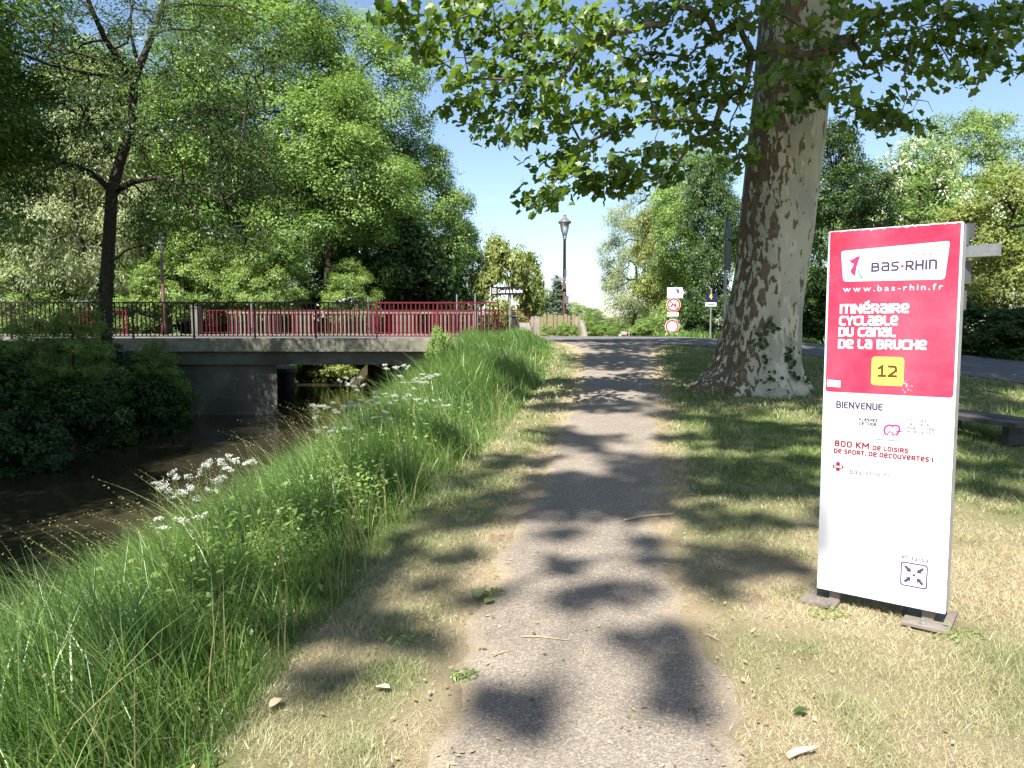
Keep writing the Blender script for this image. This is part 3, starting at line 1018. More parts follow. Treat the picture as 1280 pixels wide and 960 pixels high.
for k, (x, d, w, ht) in enumerate([(1225, 21.8, 120, 375), (1290, 20.5, 120, 385), (1160, 23.5, 120, 370), (1085, 25.0, 110, 360), (1035, 26, 100, 340)]):
    tree_at('hedge_bush', 'bush', x, ht, 440, d, ['dark hedge bush behind the fence right of the tall sign', 'dark hedge bush at the right edge behind the fence', 'dark hedge bush hidden partly by the tall sign',
            'dark hedge bush between the plane trunk and the tall sign', 'dark hedge bush beside the plane trunk'][k], 'bush', rz=k, wpx=w * 1.3, group='dark hedge along the right of the road')
# conifer
def conifer(h, r, seed):
    rg = np.random.default_rng(seed)
    c = []
    for z in np.linspace(0.05, 0.98, 34):
        k = int(26 * (1 - z) + 4)
        th = rg.uniform(0, 2 * pi, k)
        rr = r * (1 - z) * rg.uniform(0.3, 1.08, k)
        c.append(np.stack([rr * np.cos(th), rr * np.sin(th), z * h - rr * 0.25 + rg.normal(0, 0.06, k)], 1))
    c = np.concatenate(c)
    out = unit(c * np.array([1, 1, 0.05]) + 1e-6)
    pos, o2 = clumps(c, out, 14, 0.13, rg, 0.6)
    V, Fc, t = diamonds(pos, o2, 0.24, 0.3, np.clip(rg.normal(0.5, 0.25, len(pos)), 0, 1), rg, droop=0.5)
    mb = MB().tube([(0, 0, -0.2), (0, 0, h * 0.95)], [h * 0.02 + 0.05, 0.02], 7)
    return mb.mesh('trunk', M['bark']), mesh_np('crown', V, Fc, M['leaf_conifer'], {'tone': t}), None


p = at(697, 346, 46)
plant_tree('conifer', conifer(p[2] - 0.7, 1.75, 5), 'dark conifer behind the street lamp', 'tree', (p[0], p[1], 0.7))
G_F = 'far trees at the end of the path'
for k, (x, yt, d, kind, w, mo, lab) in enumerate([(740, 384, 95, 'ash_b', 50, None, 'far tree left of the distant path'), (768, 396, 150, 'ash_b', 50, 'leaf_bright', 'farthest tree at the vanishing point of the path'),
                                                  (722, 378, 75, 'bright', 50, None, 'light green tree right of the conifer'), (735, 395, 62, 'bright', 34, None, 'small bright bush beside the leaning post'),
                                                  (785, 400, 120, 'ash', 40, None, 'far tree directly above the barrier'), (668, 352, 70, 'ash_b', 50, None, 'tree between the round tree and the conifer'),
                                                  (800, 382, 105, 'dark', 50, 'leaf_ash', 'far tree at the foot of the willow'), (750, 405, 64, 'bush', 36, 'leaf_ash', 'bush left of the far yield sign'), (765, 408, 85, 'bright', 26, None, 'far bush between yield sign and barrier'),
                                                  (712, 400, 52, 'bright', 36, None, 'bright bush right behind the wooden fence'), (757, 402, 190, 'ash_b', 40, None, 'hazy tree line tree left of the vanishing point')]):
    tree_at('far_tree', kind, x, yt, 430, d, lab, rz=k * 0.7, wpx=w, group=G_F, mo=mo)
# a closing tree line beyond the wood, seen only through gaps
G_T = 'distant tree line closing the view'
for k in range(16):
    x = -100 + k * 13.5 + rng.uniform(-3, 3)
    if -16 < x < 30:
        continue
    y = 95 + rng.uniform(-12, 12)
    plant_tree('distant_tree', PT['ash' if k % 2 else 'ash_b'], 'distant tree in the line closing the view beyond the wood', 'tree', (x, y, 0), k, 1.0 + 0.2 * rng.random(), G_T)

# ------------------------------------------------------------------ the slender ash on the left bank
def slender_ash():
    rg = np.random.default_rng(31)
    D = 18.6
    base = at(127, 505, D)
    base[2] = -0.55
    t = thing('slender_ash', 'slender dark tree with ivy clad trunk on the left canal bank', 'tree', tuple(base))

    def q(x, y, dd=0.0):
        return at(x, y, D + dd) - base
    mb = MB()
    tr = [q(127, 530), q(128, 480), q(131, 420), q(133, 350), q(137, 290), q(140, 240), q(149, 205), q(158, 178), q(165, 150), q(167, 118), q(167, 96)]
    mb.tube(tr, [0.22, 0.19, 0.165, 0.155, 0.145, 0.14, 0.125, 0.118, 0.108, 0.098, 0.09], 10)
    limbs = [([q(140, 240), q(122, 222, 0.4), q(100, 210, 0.7), q(60, 198, 1.0), q(0, 188, 1.2), q(-60, 178, 1.0)], 0.085),
             ([q(146, 238), q(165, 228, -0.3), q(195, 222, -0.7), q(225, 240, -1.0), q(262, 288, -1.3)], 0.08),
             ([q(195, 222, -0.7), q(235, 232, -1.2), q(280, 250, -1.8), q(330, 285, -2.2)], 0.045),
             ([q(166, 176), q(190, 164, 0.4), q(222, 154, 0.8), q(250, 137, 1.0), q(300, 137, 1.2), q(350, 140, 1.0)], 0.085),
             ([q(222, 154, 0.8), q(255, 165, 0.2), q(285, 180, -0.4)], 0.04),
             ([q(165, 100), q(150, 76, -0.4), q(132, 50, -0.8), q(116, 15, -1.2), q(95, -40, -1.5), q(70, -100, -1.5)], 0.10),
             ([q(168, 98), q(180, 70, 0.3), q(190, 45, 0.5), q(203, 5, 0.8), q(215, -60, 1.0), q(220, -140, 1)], 0.095),
             ([q(150, 76, -0.4), q(125, 72, -1.0), q(105, 68, -1.5), q(60, 60, -2.2)], 0.04),
             ([q(190, 42, 0.5), q(215, 36, 0.9), q(245, 38, 1.4), q(280, 58, 1.8)], 0.04),
             ([q(140, 96, -0.3), q(110, 92, -1.2), q(60, 80, -2.0), q(0, 58, -2.4), q(-60, 40, -2.6)], 0.06),
             ([q(203, 10, 0.8), q(240, 5, 1.4), q(290, 8, 2.0), q(340, 30, 2.2)], 0.045),
             ([q(170, 70, 0.2), q(163, 40, 0.8), q(165, 10, 1.2)], 0.05),
             ([q(135, 330), q(160, 312, -0.8), q(190, 300, -1.5)], 0.03),
             ([q(138, 190, 0.2), q(110, 150, 1.2), q(60, 120, 2.0), q(10, 105, 2.4)], 0.05)]
    for pts, r in limbs:
        n = len(pts)
        mb.tube(pts, [r * (1 - 0.75 * i / (n - 1)) for i in range(n)], 6)
    roots = np.array([p for pts, r in limbs for p in pts[1:]])
    blobs = [(30, 60, 70, 45, 60), (95, 95, 60, 35, 40), (170, 15, 70, 40, 24), (250, 25, 60, 40, 40), (50, 140, 70, 40, 46), (30, 195, 60, 28, 34), (100, 190, 40, 25, 16),
             (240, 80, 55, 35, 34), (215, 165, 60, 30, 30), (290, 150, 50, 40, 34), (300, 205, 40, 45, 34), (235, 250, 55, 35, 34), (295, 290, 45, 35, 26), (190, 285, 40, 30, 18),
             (180, 110, 40, 30, 16), (110, 40, 50, 40, 14), (330, 60, 50, 40, 24), (130, 150, 35, 30, 14), (20, 250, 40, 30, 16), (180, -60, 120, 50, 26), (60, -50, 90, 50, 40), (345, 235, 30, 40, 16), (-40, 120, 50, 90, 40)]
    nodes = []
    for bx, by, rx, ry, n in blobs:
        for _ in range(n):
            a, r_ = rg.uniform(0, 2 * pi), rg.random() ** 0.5
            nodes.append(q(bx + rx * r_ * cos(a), by + ry * r_ * sin(a), rg.normal(0, 1.5)))
    nodes = np.array(nodes)
    allp, par = network(nodes, roots)
    branch_mesh(mb, allp, par, 0.007, 0.5, rg, 4, 0.05, 0.05)
    mb.obj('trunk', M['bark'], t, None, True)
    out = unit(nodes - np.array([0.8, 0, 7.0]))
    pos, o2 = clumps(nodes, out, 84, 0.22, rg, 0.45)
    tone = np.clip(np.repeat(rg.normal(0.5, 0.2, len(nodes)), 84) + rg.normal(0, 0.15, len(pos)), 0, 1)
    V, Fc, tn = diamonds(pos, o2, 0.092, 0.40, tone, rg, droop=0.8)
    link('crown', mesh_np('crown', V, Fc, M['leaf_slender'], {'tone': tn}), t)
    # ivy round the lower trunk
    n = 620
    z = rg.random(n) ** 1.2 * 3.6
    th = rg.uniform(0, 2 * pi, n)
    rr = 0.155 + 0.12 * rg.random(n) * (1.1 - z / 4)
    c = np.stack([np.interp(z, [p[2] for p in tr], [p[0] for p in tr]) + rr * np.cos(th), np.interp(z, [p[2] for p in tr], [p[1] for p in tr]) + rr * np.sin(th), z], 1)
    V, Fc, tn = diamonds(c, np.stack([np.cos(th), np.sin(th), 0 * th], 1), 0.085, 0.8, rg.random(n), rg, up=0.3, ob=1.0, rnd=0.4)
    link('ivy', mesh_np('ivy', V, Fc, M['leaf_ivy'], {'tone': tn}), t)


slender_ash()

# ------------------------------------------------------------------ the plane tree
def plane_bark():
    m = bpy.data.materials.new('plane_bark')
    m.use_nodes = True
    nt = m.node_tree
    b = nt.nodes['Principled BSDF']
    b.inputs['Roughness'].default_value = 0.85
    b.inputs['Specular IOR Level'].default_value = 0.15
    tc = nt.nodes.new('ShaderNodeTexCoord')
    mp = nt.nodes.new('ShaderNodeMapping')
    mp.inputs['Scale'].default_value = (1, 1, 0.42)
    nt.links.new(tc.outputs['Object'], mp.inputs[0])
    nz = nt.nodes.new('ShaderNodeTexNoise')
    nz.inputs['Scale'].default_value = 6
    nz.inputs['Detail'].default_value = 4
    nt.links.new(mp.outputs[0], nz.inputs['Vector'])
    add = nt.nodes.new('ShaderNodeMix')
    add.data_type = 'RGBA'
    add.blend_type = 'LINEAR_LIGHT'
    add.inputs[0].default_value = 0.10
    nt.links.new(mp.outputs[0], add.inputs[6])
    nt.links.new(nz.outputs[1], add.inputs[7])

    def flakes(scale, lo, hi, src):
        v = nt.nodes.new('ShaderNodeTexNoise')
        v.inputs['Scale'].default_value = scale
        v.inputs['Detail'].default_value = 2.5
        v.inputs['Roughness'].default_value = 0.55
        nt.links.new(add.outputs[2], v.inputs['Vector'])
        sm = nt.nodes.new('ShaderNodeMath')
        sm.operation = 'ADD'
        nt.links.new(v.outputs[0], sm.inputs[0])
        if src is not None:
            nt.links.new(src, sm.inputs[1])
        else:
            sm.inputs[1].default_value = 0
        r = nt.nodes.new('ShaderNodeMapRange')
        r.inputs[1].default_value, r.inputs[2].default_value = lo, hi
        nt.links.new(sm.outputs[0], r.inputs[0])
        return r.outputs[0]

    # more old brown bark on one side of the trunk (its left)
    sx = nt.nodes.new('ShaderNodeSeparateXYZ')
    nt.links.new(tc.outputs['Object'], sx.inputs[0])
    sl = nt.nodes.new('ShaderNodeMath')
    sl.operation = 'MULTIPLY_ADD'
    sl.inputs[1].default_value, sl.inputs[2].default_value = 0.13, 0.0
    nt.links.new(sx.outputs[2], sl.inputs[0])
    dx = nt.nodes.new('ShaderNodeMath')
    dx.operation = 'SUBTRACT'
    nt.links.new(sl.outputs[0], dx.inputs[0])
    nt.links.new(sx.outputs[0], dx.inputs[1])
    side = nt.nodes.new('ShaderNodeMapRange')
    side.inputs[1].default_value, side.inputs[2].default_value = 0.05, 0.60
    side.inputs[3].default_value, side.inputs[4].default_value = -0.012, 0.155
    nt.links.new(dx.outputs[0], side.inputs[0])

    def mix(f, a, c):
        x = nt.nodes.new('ShaderNodeMix')
        x.data_type = 'RGBA'
        for s, v in ((0, f), (6, a), (7, c)):
            if isinstance(v, tuple):
                x.inputs[s].default_value = (*v, 1)
            else:
                nt.links.new(v, x.inputs[s])
        return x.outputs[2]
    big = flakes(1.7, 0.42, 0.58, None)
    col = mix(big, (0.385, 0.37, 0.29), (0.29, 0.285, 0.225))
    col = mix(flakes(4.2, 0.56, 0.585, None), col, (0.46, 0.43, 0.33))
    col = mix(flakes(7.5, 0.615, 0.64, side.outputs[0]), col, (0.145, 0.108, 0.07))
    col = mix(flakes(15, 0.64, 0.66, side.outputs[0]), col, (0.10, 0.078, 0.055))
    nt.links.new(col, b.inputs['Base Color'])
    bp = nt.nodes.new('ShaderNodeBump')
    bp.inputs['Strength'].default_value = 0.5
    bp.inputs['Distance'].default_value = 0.02
    bw = nt.nodes.new('ShaderNodeRGBToBW')
    nt.links.new(col, bw.inputs[0])
    nt.links.new(bw.outputs[0], bp.inputs['Height'])
    nt.links.new(bp.outputs[0], b.inputs['Normal'])
    return m


M['plane_bark'] = plane_bark()
PD = 12.7


def plane_tree():
    rg = np.random.default_rng(41)
    b0 = at(950, 480, PD)
    base = np.array([b0[0], b0[1], H(b0[0], b0[1])])
    t = thing('plane_tree', 'massive plane tree with mottled bark and buttress roots beside the path', 'tree', tuple(base))
    rows = [(485, 870, 1016), (470, 884, 1010), (455, 895, 1005), (430, 906, 1002), (390, 914, 1004), (340, 922, 1010), (290, 927, 1016), (240, 930, 1021), (180, 936, 1028), (120, 943, 1034), (60, 950, 1045), (0, 956, 1062)]
    zs, cx, rr = [], [], []
    for y, a, b in rows:
        pa, pb = at(a, y, PD), at(b, y, PD)
        zs.append(pa[2] - base[2])
        cx.append((pa[0] + pb[0]) / 2 - base[0])
        rr.append((pb[0] - pa[0]) / 2)
    rr[0], rr[1], rr[2] = 0.74, 0.68, 0.65
    cx[0], cx[1], cx[2] = cx[3] - 0.07, cx[3] - 0.05, cx[3] - 0.03
    zs = np.array([-0.5] + zs + [8.2, 9.6, 11.2])
    cx = np.array([cx[0]] + cx + [cx[-1] + 0.12, cx[-1] + 0.2, cx[-1] + 0.25])
    rr = np.array([rr[0]] + rr + [0.62, 0.5, 0.4])
    zz = np.concatenate([np.linspace(-0.5, 1.6, 26), np.linspace(1.7, 11.2, 60)])
    N = 72
    th = np.linspace(0, 2 * pi, N, endpoint=False)
    # buttress roots: direction (0 = +x, -90 deg = towards the viewer), reach, width, height
    roots = [(R(-168), 0.62, 0.28, 0.30), (R(-128), 0.34, 0.28, 0.42), (R(-88), 0.42, 0.30, 0.50), (R(-48), 0.26, 0.25, 0.46), (R(-5), 0.26, 0.28, 0.34), (R(50), 0.4, 0.3, 0.4), (R(110), 0.4, 0.3, 0.4), (R(160), 0.4, 0.3, 0.4)]
    V = []
    for z in zz:
        r = np.full(N, np.interp(z, zs, rr))
        r *= 1 + 0.035 * np.sin(3 * th + z * 0.6) + 0.025 * np.sin(5 * th - z * 1.1 + 1) + 0.012 * np.sin(9 * th + z * 2.3)
        zq = max(z, 0.0)
        for a, reach, wd, hh in roots:
            dth = np.angle(np.exp(1j * (th - a)))
            r += reach * np.exp(-(dth / wd) ** 2) * np.exp(-(zq / hh) ** 1.1) * (1 if z > -0.2 else 1.1)
            r -= 0.05 * np.exp(-((dth - 0.42) / 0.12) ** 2) * np.exp(-zq / 0.9)
        c = np.interp(z, zs, cx)
        V.append(np.stack([c + r * np.cos(th), 0.1 + r * np.sin(th), np.full(N, z)], 1))
    V = np.concatenate(V)
    i = np.arange(len(zz) * N).reshape(len(zz), N)
    j = np.roll(i, -1, axis=1)
    Fc = np.stack([i[:-1], j[:-1], j[1:], i[1:]], -1).reshape(-1, 4)
    link('trunk', mesh_np('trunk', V, Fc, M['plane_bark'], None, True), t)

    # leafy sprays of the lower crown
    sp = [(494, 16), (503, 31), (540, 37), (525, 59), (550, 81), (587, 19), (594, 53), (587, 100), (603, 119), (625, 37), (619, 84), (650, 25), (647, 62), (666, 87), (700, 19), (744, 19), (697, 56), (712, 72), (737, 94),
          (656, 100), (769, 106), (575, 131), (600, 150), (625, 169), (650, 137), (665, 166), (681, 140), (712, 147), (744, 150), (775, 162), (728, 181), (687, 200), (700, 215), (728, 212), (775, 203), (760, 226), (735, 232),
          (683, 249), (672, 246), (781, 237), (794, 222), (830, 30), (856, 75), (894, 94), (837, 112), (819, 67), (894, 45), (924, 30), (822, 150), (856, 150), (875, 180), (819, 187), (894, 157), (834, 218), (912, 176), (930, 200),
          (976, 97), (1010, 112), (987, 131), (1025, 94), (1055, 124), (1077, 142), (1092, 150), (1112, 128), (1122, 157), (1137, 156), (1062, 49), (1100, 45), (1092, 22), (1137, 15), (1156, 45), (1175, 56), (1194, 34), (1194, 98),
          (1220, 22), (1239, 64), (1261, 22), (1261, 82), (1272, 49), (1160, 86), (770, 40), (790, 75), (770, 130), (845, 8), (880, 20), (910, 5), (960, 12), (1050, 10), (1010, 40), (940, 70), (905, 125), (955, 150), (700, 110), (665, 45),
          (560, 12), (610, 5), (690, 2), (740, 55), (800, 15), (1120, 70), (1085, 85), (1035, 65), (1215, 60), (1180, 10), (1270, 5), (1240, 35), (850, 130), (805, 105), (870, 120), (930, 110)]
    nodes, cents, outs, tones = [], [], [], []
    axis_x = lambda z: float(np.interp(z, zs, cx))
    for (x, y) in sp:
        side = (x - 985) / 500.0
        d = PD - 0.6 - 3.2 * min(1.0, abs(side) * 1.1) * rg.uniform(0.35, 1.0) - rg.uniform(0, 0.6)
        if 925 < x < 1060:
            d = PD - 1.3 - rg.uniform(0, 1.3)
        p = at(x, y, d) - base
        nodes.append(p)
        s = d / F
        n = 52
        dirv = unit(np.array([np.sign(side) * 0.9, -0.35, -0.25]) + rg.normal(size=3) * 0.35)
        g = rg.normal(size=(n, 3)) * np.array([11 * s, 0.15, 6.5 * s])
        along = rg.uniform(-0.5, 0.5, (n, 1)) * dirv * 46 * s
        cents.append(p + g + along)
        outs.append(np.repeat(dirv[None], n, 0))
        tones.append(np.clip(rg.normal(0.45, 0.2) + rg.normal(0, 0.18, n), 0, 1))
    # upper crown above the picture
    P = np.concatenate([puffs_in((1.3, 0.3, 12.6), (7.2, 6.6, 5.4), 86, 1.5, rg, 0.35, -0.8)])
    low_ok = []
    for p in P:
        w = p + base
        el = (w[2] - 1.6) / max(w[1], 0.1)
        low_ok.append((w[2] - 3.6) / max(w[1], 0.1) > 0.47)          # the lowest sprays were placed one by one above
    P = P[np.array(low_ok)]
    P = np.concatenate([P, puffs_in((-1.2, -4.6, 9.2), (2.4, 1.4, 1.2), 11, 1.1, rg, 0.2, -1), puffs_in((4.6, -3.6, 10.6), (3.0, 2.6, 2.0), 22, 1.3, rg, 0.2, -1)])  # both puff groups added here to shade the trunk and the road
    # gaps cut into the crown so the sun reaches groups of low sprays
    for tgt, gap_r in ((at(735, 85, 10.3) - base, 2.1), (at(985, 112, 11.3) - base, 1.3), (at(560, 90, 9.6) - base, 2.0)):
        v = P - tgt
        h_ = v @ TO_SUN
        off = np.linalg.norm(v - h_[:, None] * TO_SUN, axis=1)
        P = P[~((h_ > 0) & (off < gap_r))]
    # leaf puffs added out of view to keep the stem in broken shade
    Q = []
    for z in np.arange(0.4, 6.4, 0.62):
        for x in (-0.75, -0.3, 0.15, 0.6):
            if rg.random() < 0.74:
                q0 = np.array([np.interp(z, zs, cx) + x + rg.normal(0, 0.12), -0.55, z + rg.normal(0, 0.15)])
                lo = max(6.2, (0.5 * (q0[1] + base[1]) - base[2] - z + 2.4) / (1 * TO_SUN[2] + 0.5 * 0.54))
                Q.append(q0 + TO_SUN * (lo + rg.uniform(0, 2.2)))
    Q = np.array(Q)
    nodes = np.array(nodes)
    rootp = np.array([(axis_x(z), 0.1, z) for z in np.linspace(5.2, 11, 12)])
    mb = MB()
    allp, par = network(np.concatenate([P, Q, nodes]), rootp)
    branch_mesh(mb, allp, par, 0.0075, 0.5, rg, 5, 0.05, 0.11)
    # bare twig hanging right of the trunk
    mb.tube([at(1140, 55, 10.6) - base, at(1136, 78, 10.6) - base, at(1129, 98, 10.6) - base, at(1134, 118, 10.6) - base, at(1128, 138, 10.6) - base, at(1118, 158, 10.6) - base], [0.02, 0.016, 0.014, 0.012, 0.008, 0.004], 5)
    mb.tube([at(1133, 124, 10.6) - base, at(1148, 125, 10.6) - base, at(1160, 127, 10.6) - base, at(1166, 140, 10.6) - base], [0.009, 0.007, 0.005, 0.003], 4)
    mb.tube([at(1148, 125, 10.6) - base, at(1142, 136, 10.6) - base, at(1140, 148, 10.6) - base], [0.005, 0.004, 0.003], 4)
    mb.obj('branches', M['bark_grey'], t, None, True)['kind'] = 'stuff'
    c, o_, tn = np.concatenate(cents), np.concatenate(outs), np.concatenate(tones)
    V, Fc, tone = lobed(c, o_, 0.126, tn, rg)
    link('leaf_spray', mesh_np('leaf_spray', V, Fc, M['leaf_plane'], {'tone': tone}), t)
    V, Fc, tone = foliage(P, 1.35, 30, 12, 0.26, 0.75, rg, centre=np.array([1.3, 0.3, 12.0]), spread=0.2)
    V2, F2, tone2 = foliage(Q, 0.62, 26, 11, 0.2, 0.75, rg, centre=np.array([1.3, 0.3, 12.0]), spread=0.3)
    V, Fc, tone = np.concatenate([V, V2]), np.concatenate([Fc, F2 + len(V)]), np.concatenate([tone, tone2])
    link('crown', mesh_np('crown', V, Fc, M['leaf_plane'], {'tone': tone}), t)
    # ivy sprouting low on the trunk
    iv = []
    for (x, y, n, s) in [(956, 424, 22, 7), (968, 410, 16, 5), (990, 446, 34, 8), (962, 462, 14, 8), (1000, 470, 12, 7)]:
        for _ in range(n):
            qx, qy = x + rg.normal() * s * 0.55, y + rg.normal() * s
            z = at(qx, qy, PD)[2] - base[2]
            xx = at(qx, qy, PD - 0.75)[0] - base[0]
            c_, r_ = np.interp(z, zs, cx), np.interp(z, zs, rr)
            u = np.clip((xx - c_) / r_, -0.95, 0.95)
            a = -math.acos(u)
            ext = sum(re * math.exp(-(np.angle(np.exp(1j * (a - aa))) / wd) ** 2) * math.exp(-(max(z, 0) / hh) ** 1.1) for aa, re, wd, hh in roots)
            rad = r_ * 1.0 + ext + 0.02 + 0.05 * rg.random()
            iv.append((c_ + rad * math.cos(a), 0.1 + rad * math.sin(a), max(z, 0.02), math.cos(a), math.sin(a)))
    iv = np.array(iv)
    V, Fc, tone = diamonds(iv[:, :3], np.stack([iv[:, 3], iv[:, 4], 0 * iv[:, 3]], 1), 0.085, 0.85, rg.random(len(iv)), rg, up=0.3, ob=1.0, rnd=0.5)
    link('ivy', mesh_np('ivy', V, Fc, M['leaf_ivy'], {'tone': tone}), t)
    return t


plane_tree()


# ------------------------------------------------------------------ second plane tree, behind the viewer: it throws the dappled shade on path and lawn
def shade_tree():
    rg = np.random.default_rng(51)
    base = np.array([-3.3, -7.0, 0.0])
    base[2] = H(base[0], base[1])
    t = thing('plane_tree', 'second plane tree behind the viewer shading the path', 'tree', tuple(base))
    # where its leaf clumps shade the ground: x, y, half sizes (photo measurement of the shadow patches)
    sh = [(645, 888, 48, 17), (620, 880, 28, 9), (668, 905, 22, 16), (852, 880, 46, 34), (815, 800, 46, 22), (850, 815, 30, 20), (765, 743, 60, 9), (720, 752, 34, 8), (703, 709, 26, 10), (700, 670, 36, 7), (822, 688, 28, 16), (862, 712, 44, 17), (935, 700, 60, 22),
          (990, 722, 42, 18), (905, 735, 40, 12), (760, 618, 78, 20), (700, 603, 46, 12), (830, 602, 40, 14), (800, 580, 60, 12), (770, 640, 46, 10), (640, 628, 70, 14), (560, 650, 60, 18), (480, 690, 50, 22), (430, 730, 60, 20), (730, 553, 56, 9), (640, 577, 60, 8), (690, 540, 30, 5),
          (750, 508, 54, 7), (690, 510, 40, 5), (870, 495, 60, 10), (960, 498, 70, 9), (900, 525, 40, 6), (980, 535, 50, 7), (850, 548, 34, 6), (940, 580, 90, 9), (860, 585, 40, 8), (1010, 578, 30, 8), (930, 615, 90, 12), (1000, 610, 34, 12), (880, 650, 40, 12), (960, 655, 60, 10),
          (405, 850, 48, 16), (530, 803, 52, 20), (470, 790, 30, 10), (600, 745, 36, 9), (540, 735, 40, 10), (440, 760, 46, 18), (570, 700, 34, 6), (360, 800, 30, 16), (300, 760, 40, 22), (420, 660, 40, 16), (330, 700, 40, 20), (510, 610, 40, 16), (590, 600, 34, 10), (560, 560, 30, 9),
          (1235, 590, 46, 14), (1250, 545, 40, 14), (1240, 510, 46, 9), (1270, 620, 26, 12), (1210, 560, 20, 12), (1050, 520, 30, 8), (860, 470, 30, 5), (640, 480, 30, 8), (240, 830, 40, 20), (150, 780, 40, 20), (480, 560, 40, 14), (840, 520, 30, 6), (1030, 640, 24, 14), (905, 560, 30, 6), (770, 452, 72, 9), (865, 462, 60, 8), (765, 612, 105, 24), (690, 640, 70, 16), (870, 503, 80, 14), (955, 545, 80, 14), (900, 592, 105, 13), (1235, 478, 60, 12), (1245, 530, 66, 24), (1215, 610, 40, 12), (1270, 570, 50, 20), (1225, 500, 50, 14)]
    nodes, cents, tones = [], [], []
    for (x, y, rx, ry) in sh:
        p = ground_at(x, y)
        d = p[1]
        hx, hy = rx * d / F, ry * d * d / (F * 1.55)
        hh = rg.uniform(15, 22.0)
        if y < 530:
            hh = rg.uniform(16, 23)
        c = p + TO_SUN * (hh / TO_SUN[2])
        nodes.append(c - base)
        n = int(np.clip(pi * hx * hy / 0.0135 * 1.7, 18, 380))
        a, q = rg.uniform(0, 2 * pi, n), rg.random(n) ** 0.6
        wob = 1 + 0.22 * np.sin(3 * a + rg.uniform(0, 6)) + 0.12 * np.sin(5 * a + rg.uniform(0, 6))
        cents.append(np.stack([c[0] + hx * q * wob * np.cos(a), c[1] + hy * q * wob * np.sin(a), c[2] + rg.normal(0, 0.10, n)], 1) - base)
        tones.append(rg.random(n))
    nodes = np.array(nodes)
    tr = [(0, 0, -0.4), (0.05, 0.1, 1.2), (0.1, 0.3, 3.0), (0.1, 0.5, 5.0), (0.2, 0.9, 7.0), (0.3, 1.0, 12.6)]
    mb = MB()
    mb.tube([np.array(p) for p in tr], [0.75, 0.55, 0.5, 0.47, 0.42, 0.3], 16)
    mb.obj('trunk', M['plane_bark'], t, None, True)
    mb = MB()
    back = puffs_in((-1.5, -3.0, 10.5), (4.5, 4.0, 4.5), 26, 1.5, rg, 0.3, -0.5)
    allp, par = network(np.concatenate([back, nodes]), np.array([(0.2, 0.9, 7.0), (0.3, 1.3, 8.6), (0.25, 1.1, 7.8)]))
    branch_mesh(mb, allp, par, 0.006, 0.42, rg, 5, 0.04, 0.026)
    mb.obj('branches', M['bark_grey'], t, None, True)['kind'] = 'stuff'
    c, tn = np.concatenate(cents), np.concatenate(tones)
    V, Fc, tone = lobed(c, np.tile([[0, 0, 1.0]], (len(c), 1)), 0.17, tn, rg, up=1.2, ob=0.2, rnd=0.4, droop=0.2)
    V2, F2, tone2 = foliage(back, 1.35, 24, 12, 0.26, 0.75, rg, centre=np.array([-1.5, -3, 10.5]), spread=0.2)
    F2 = np.concatenate([F2[:, [0, 1, 2]], F2[:, [0, 2, 3]]]) + len(V)
    link('crown', mesh_np('crown', np.concatenate([V, V2]), np.concatenate([Fc, F2]), M['leaf_plane'], {'tone': np.concatenate([tone, tone2])}), t)


shade_tree()


# ------------------------------------------------------------------ grass
def blades(pos, hgt_, lean, width, seg, tone, rg, curl=1.0):
    "one tapering bent strip per blade, triangles only"
    n = len(pos)
    side = np.stack([-lean[:, 1], lean[:, 0], np.zeros(n)], 1)
    ln = np.linalg.norm(side, axis=1, keepdims=True)
    rnd = unit(np.stack([rg.normal(size=n), rg.normal(size=n), np.zeros(n)], 1))
    side = unit(np.where(ln < 1e-3, rnd, side) + rnd * 0.9)
    ts = np.linspace(0, 1, seg + 1)
    vs = []
    for k, tt in enumerate(ts):
        up = hgt_ * (tt - 0.28 * curl * np.clip(np.linalg.norm(lean, axis=1), 0, 1.4) * tt ** 2.2)
        c = pos + lean3(lean) * (hgt_ * tt ** 1.8)[:, None]
        c[:, 2] += up
        w = (width * (1 - tt) ** 0.7)[:, None] * 0.5
        if k < seg:
            vs += [c - side * w, c + side * w]
        else:
            vs += [c]
    V = np.stack(vs, 1)
    k = V.shape[1]
    tris = []
    for s in range(seg - 1):
        a = 2 * s
        tris += [(a, a + 1, a + 3), (a, a + 3, a + 2)]
    a = 2 * (seg - 1)
    tris.append((a, a + 1, a + 2))
    Fc = (np.arange(n)[:, None, None] * k + np.array(tris)[None]).reshape(-1, 3)
    tv = np.repeat(tone, k)
    return V.reshape(-1, 3), Fc, tv


def lean3(l):
    return np.concatenate([l, np.zeros((len(l), 1))], 1)


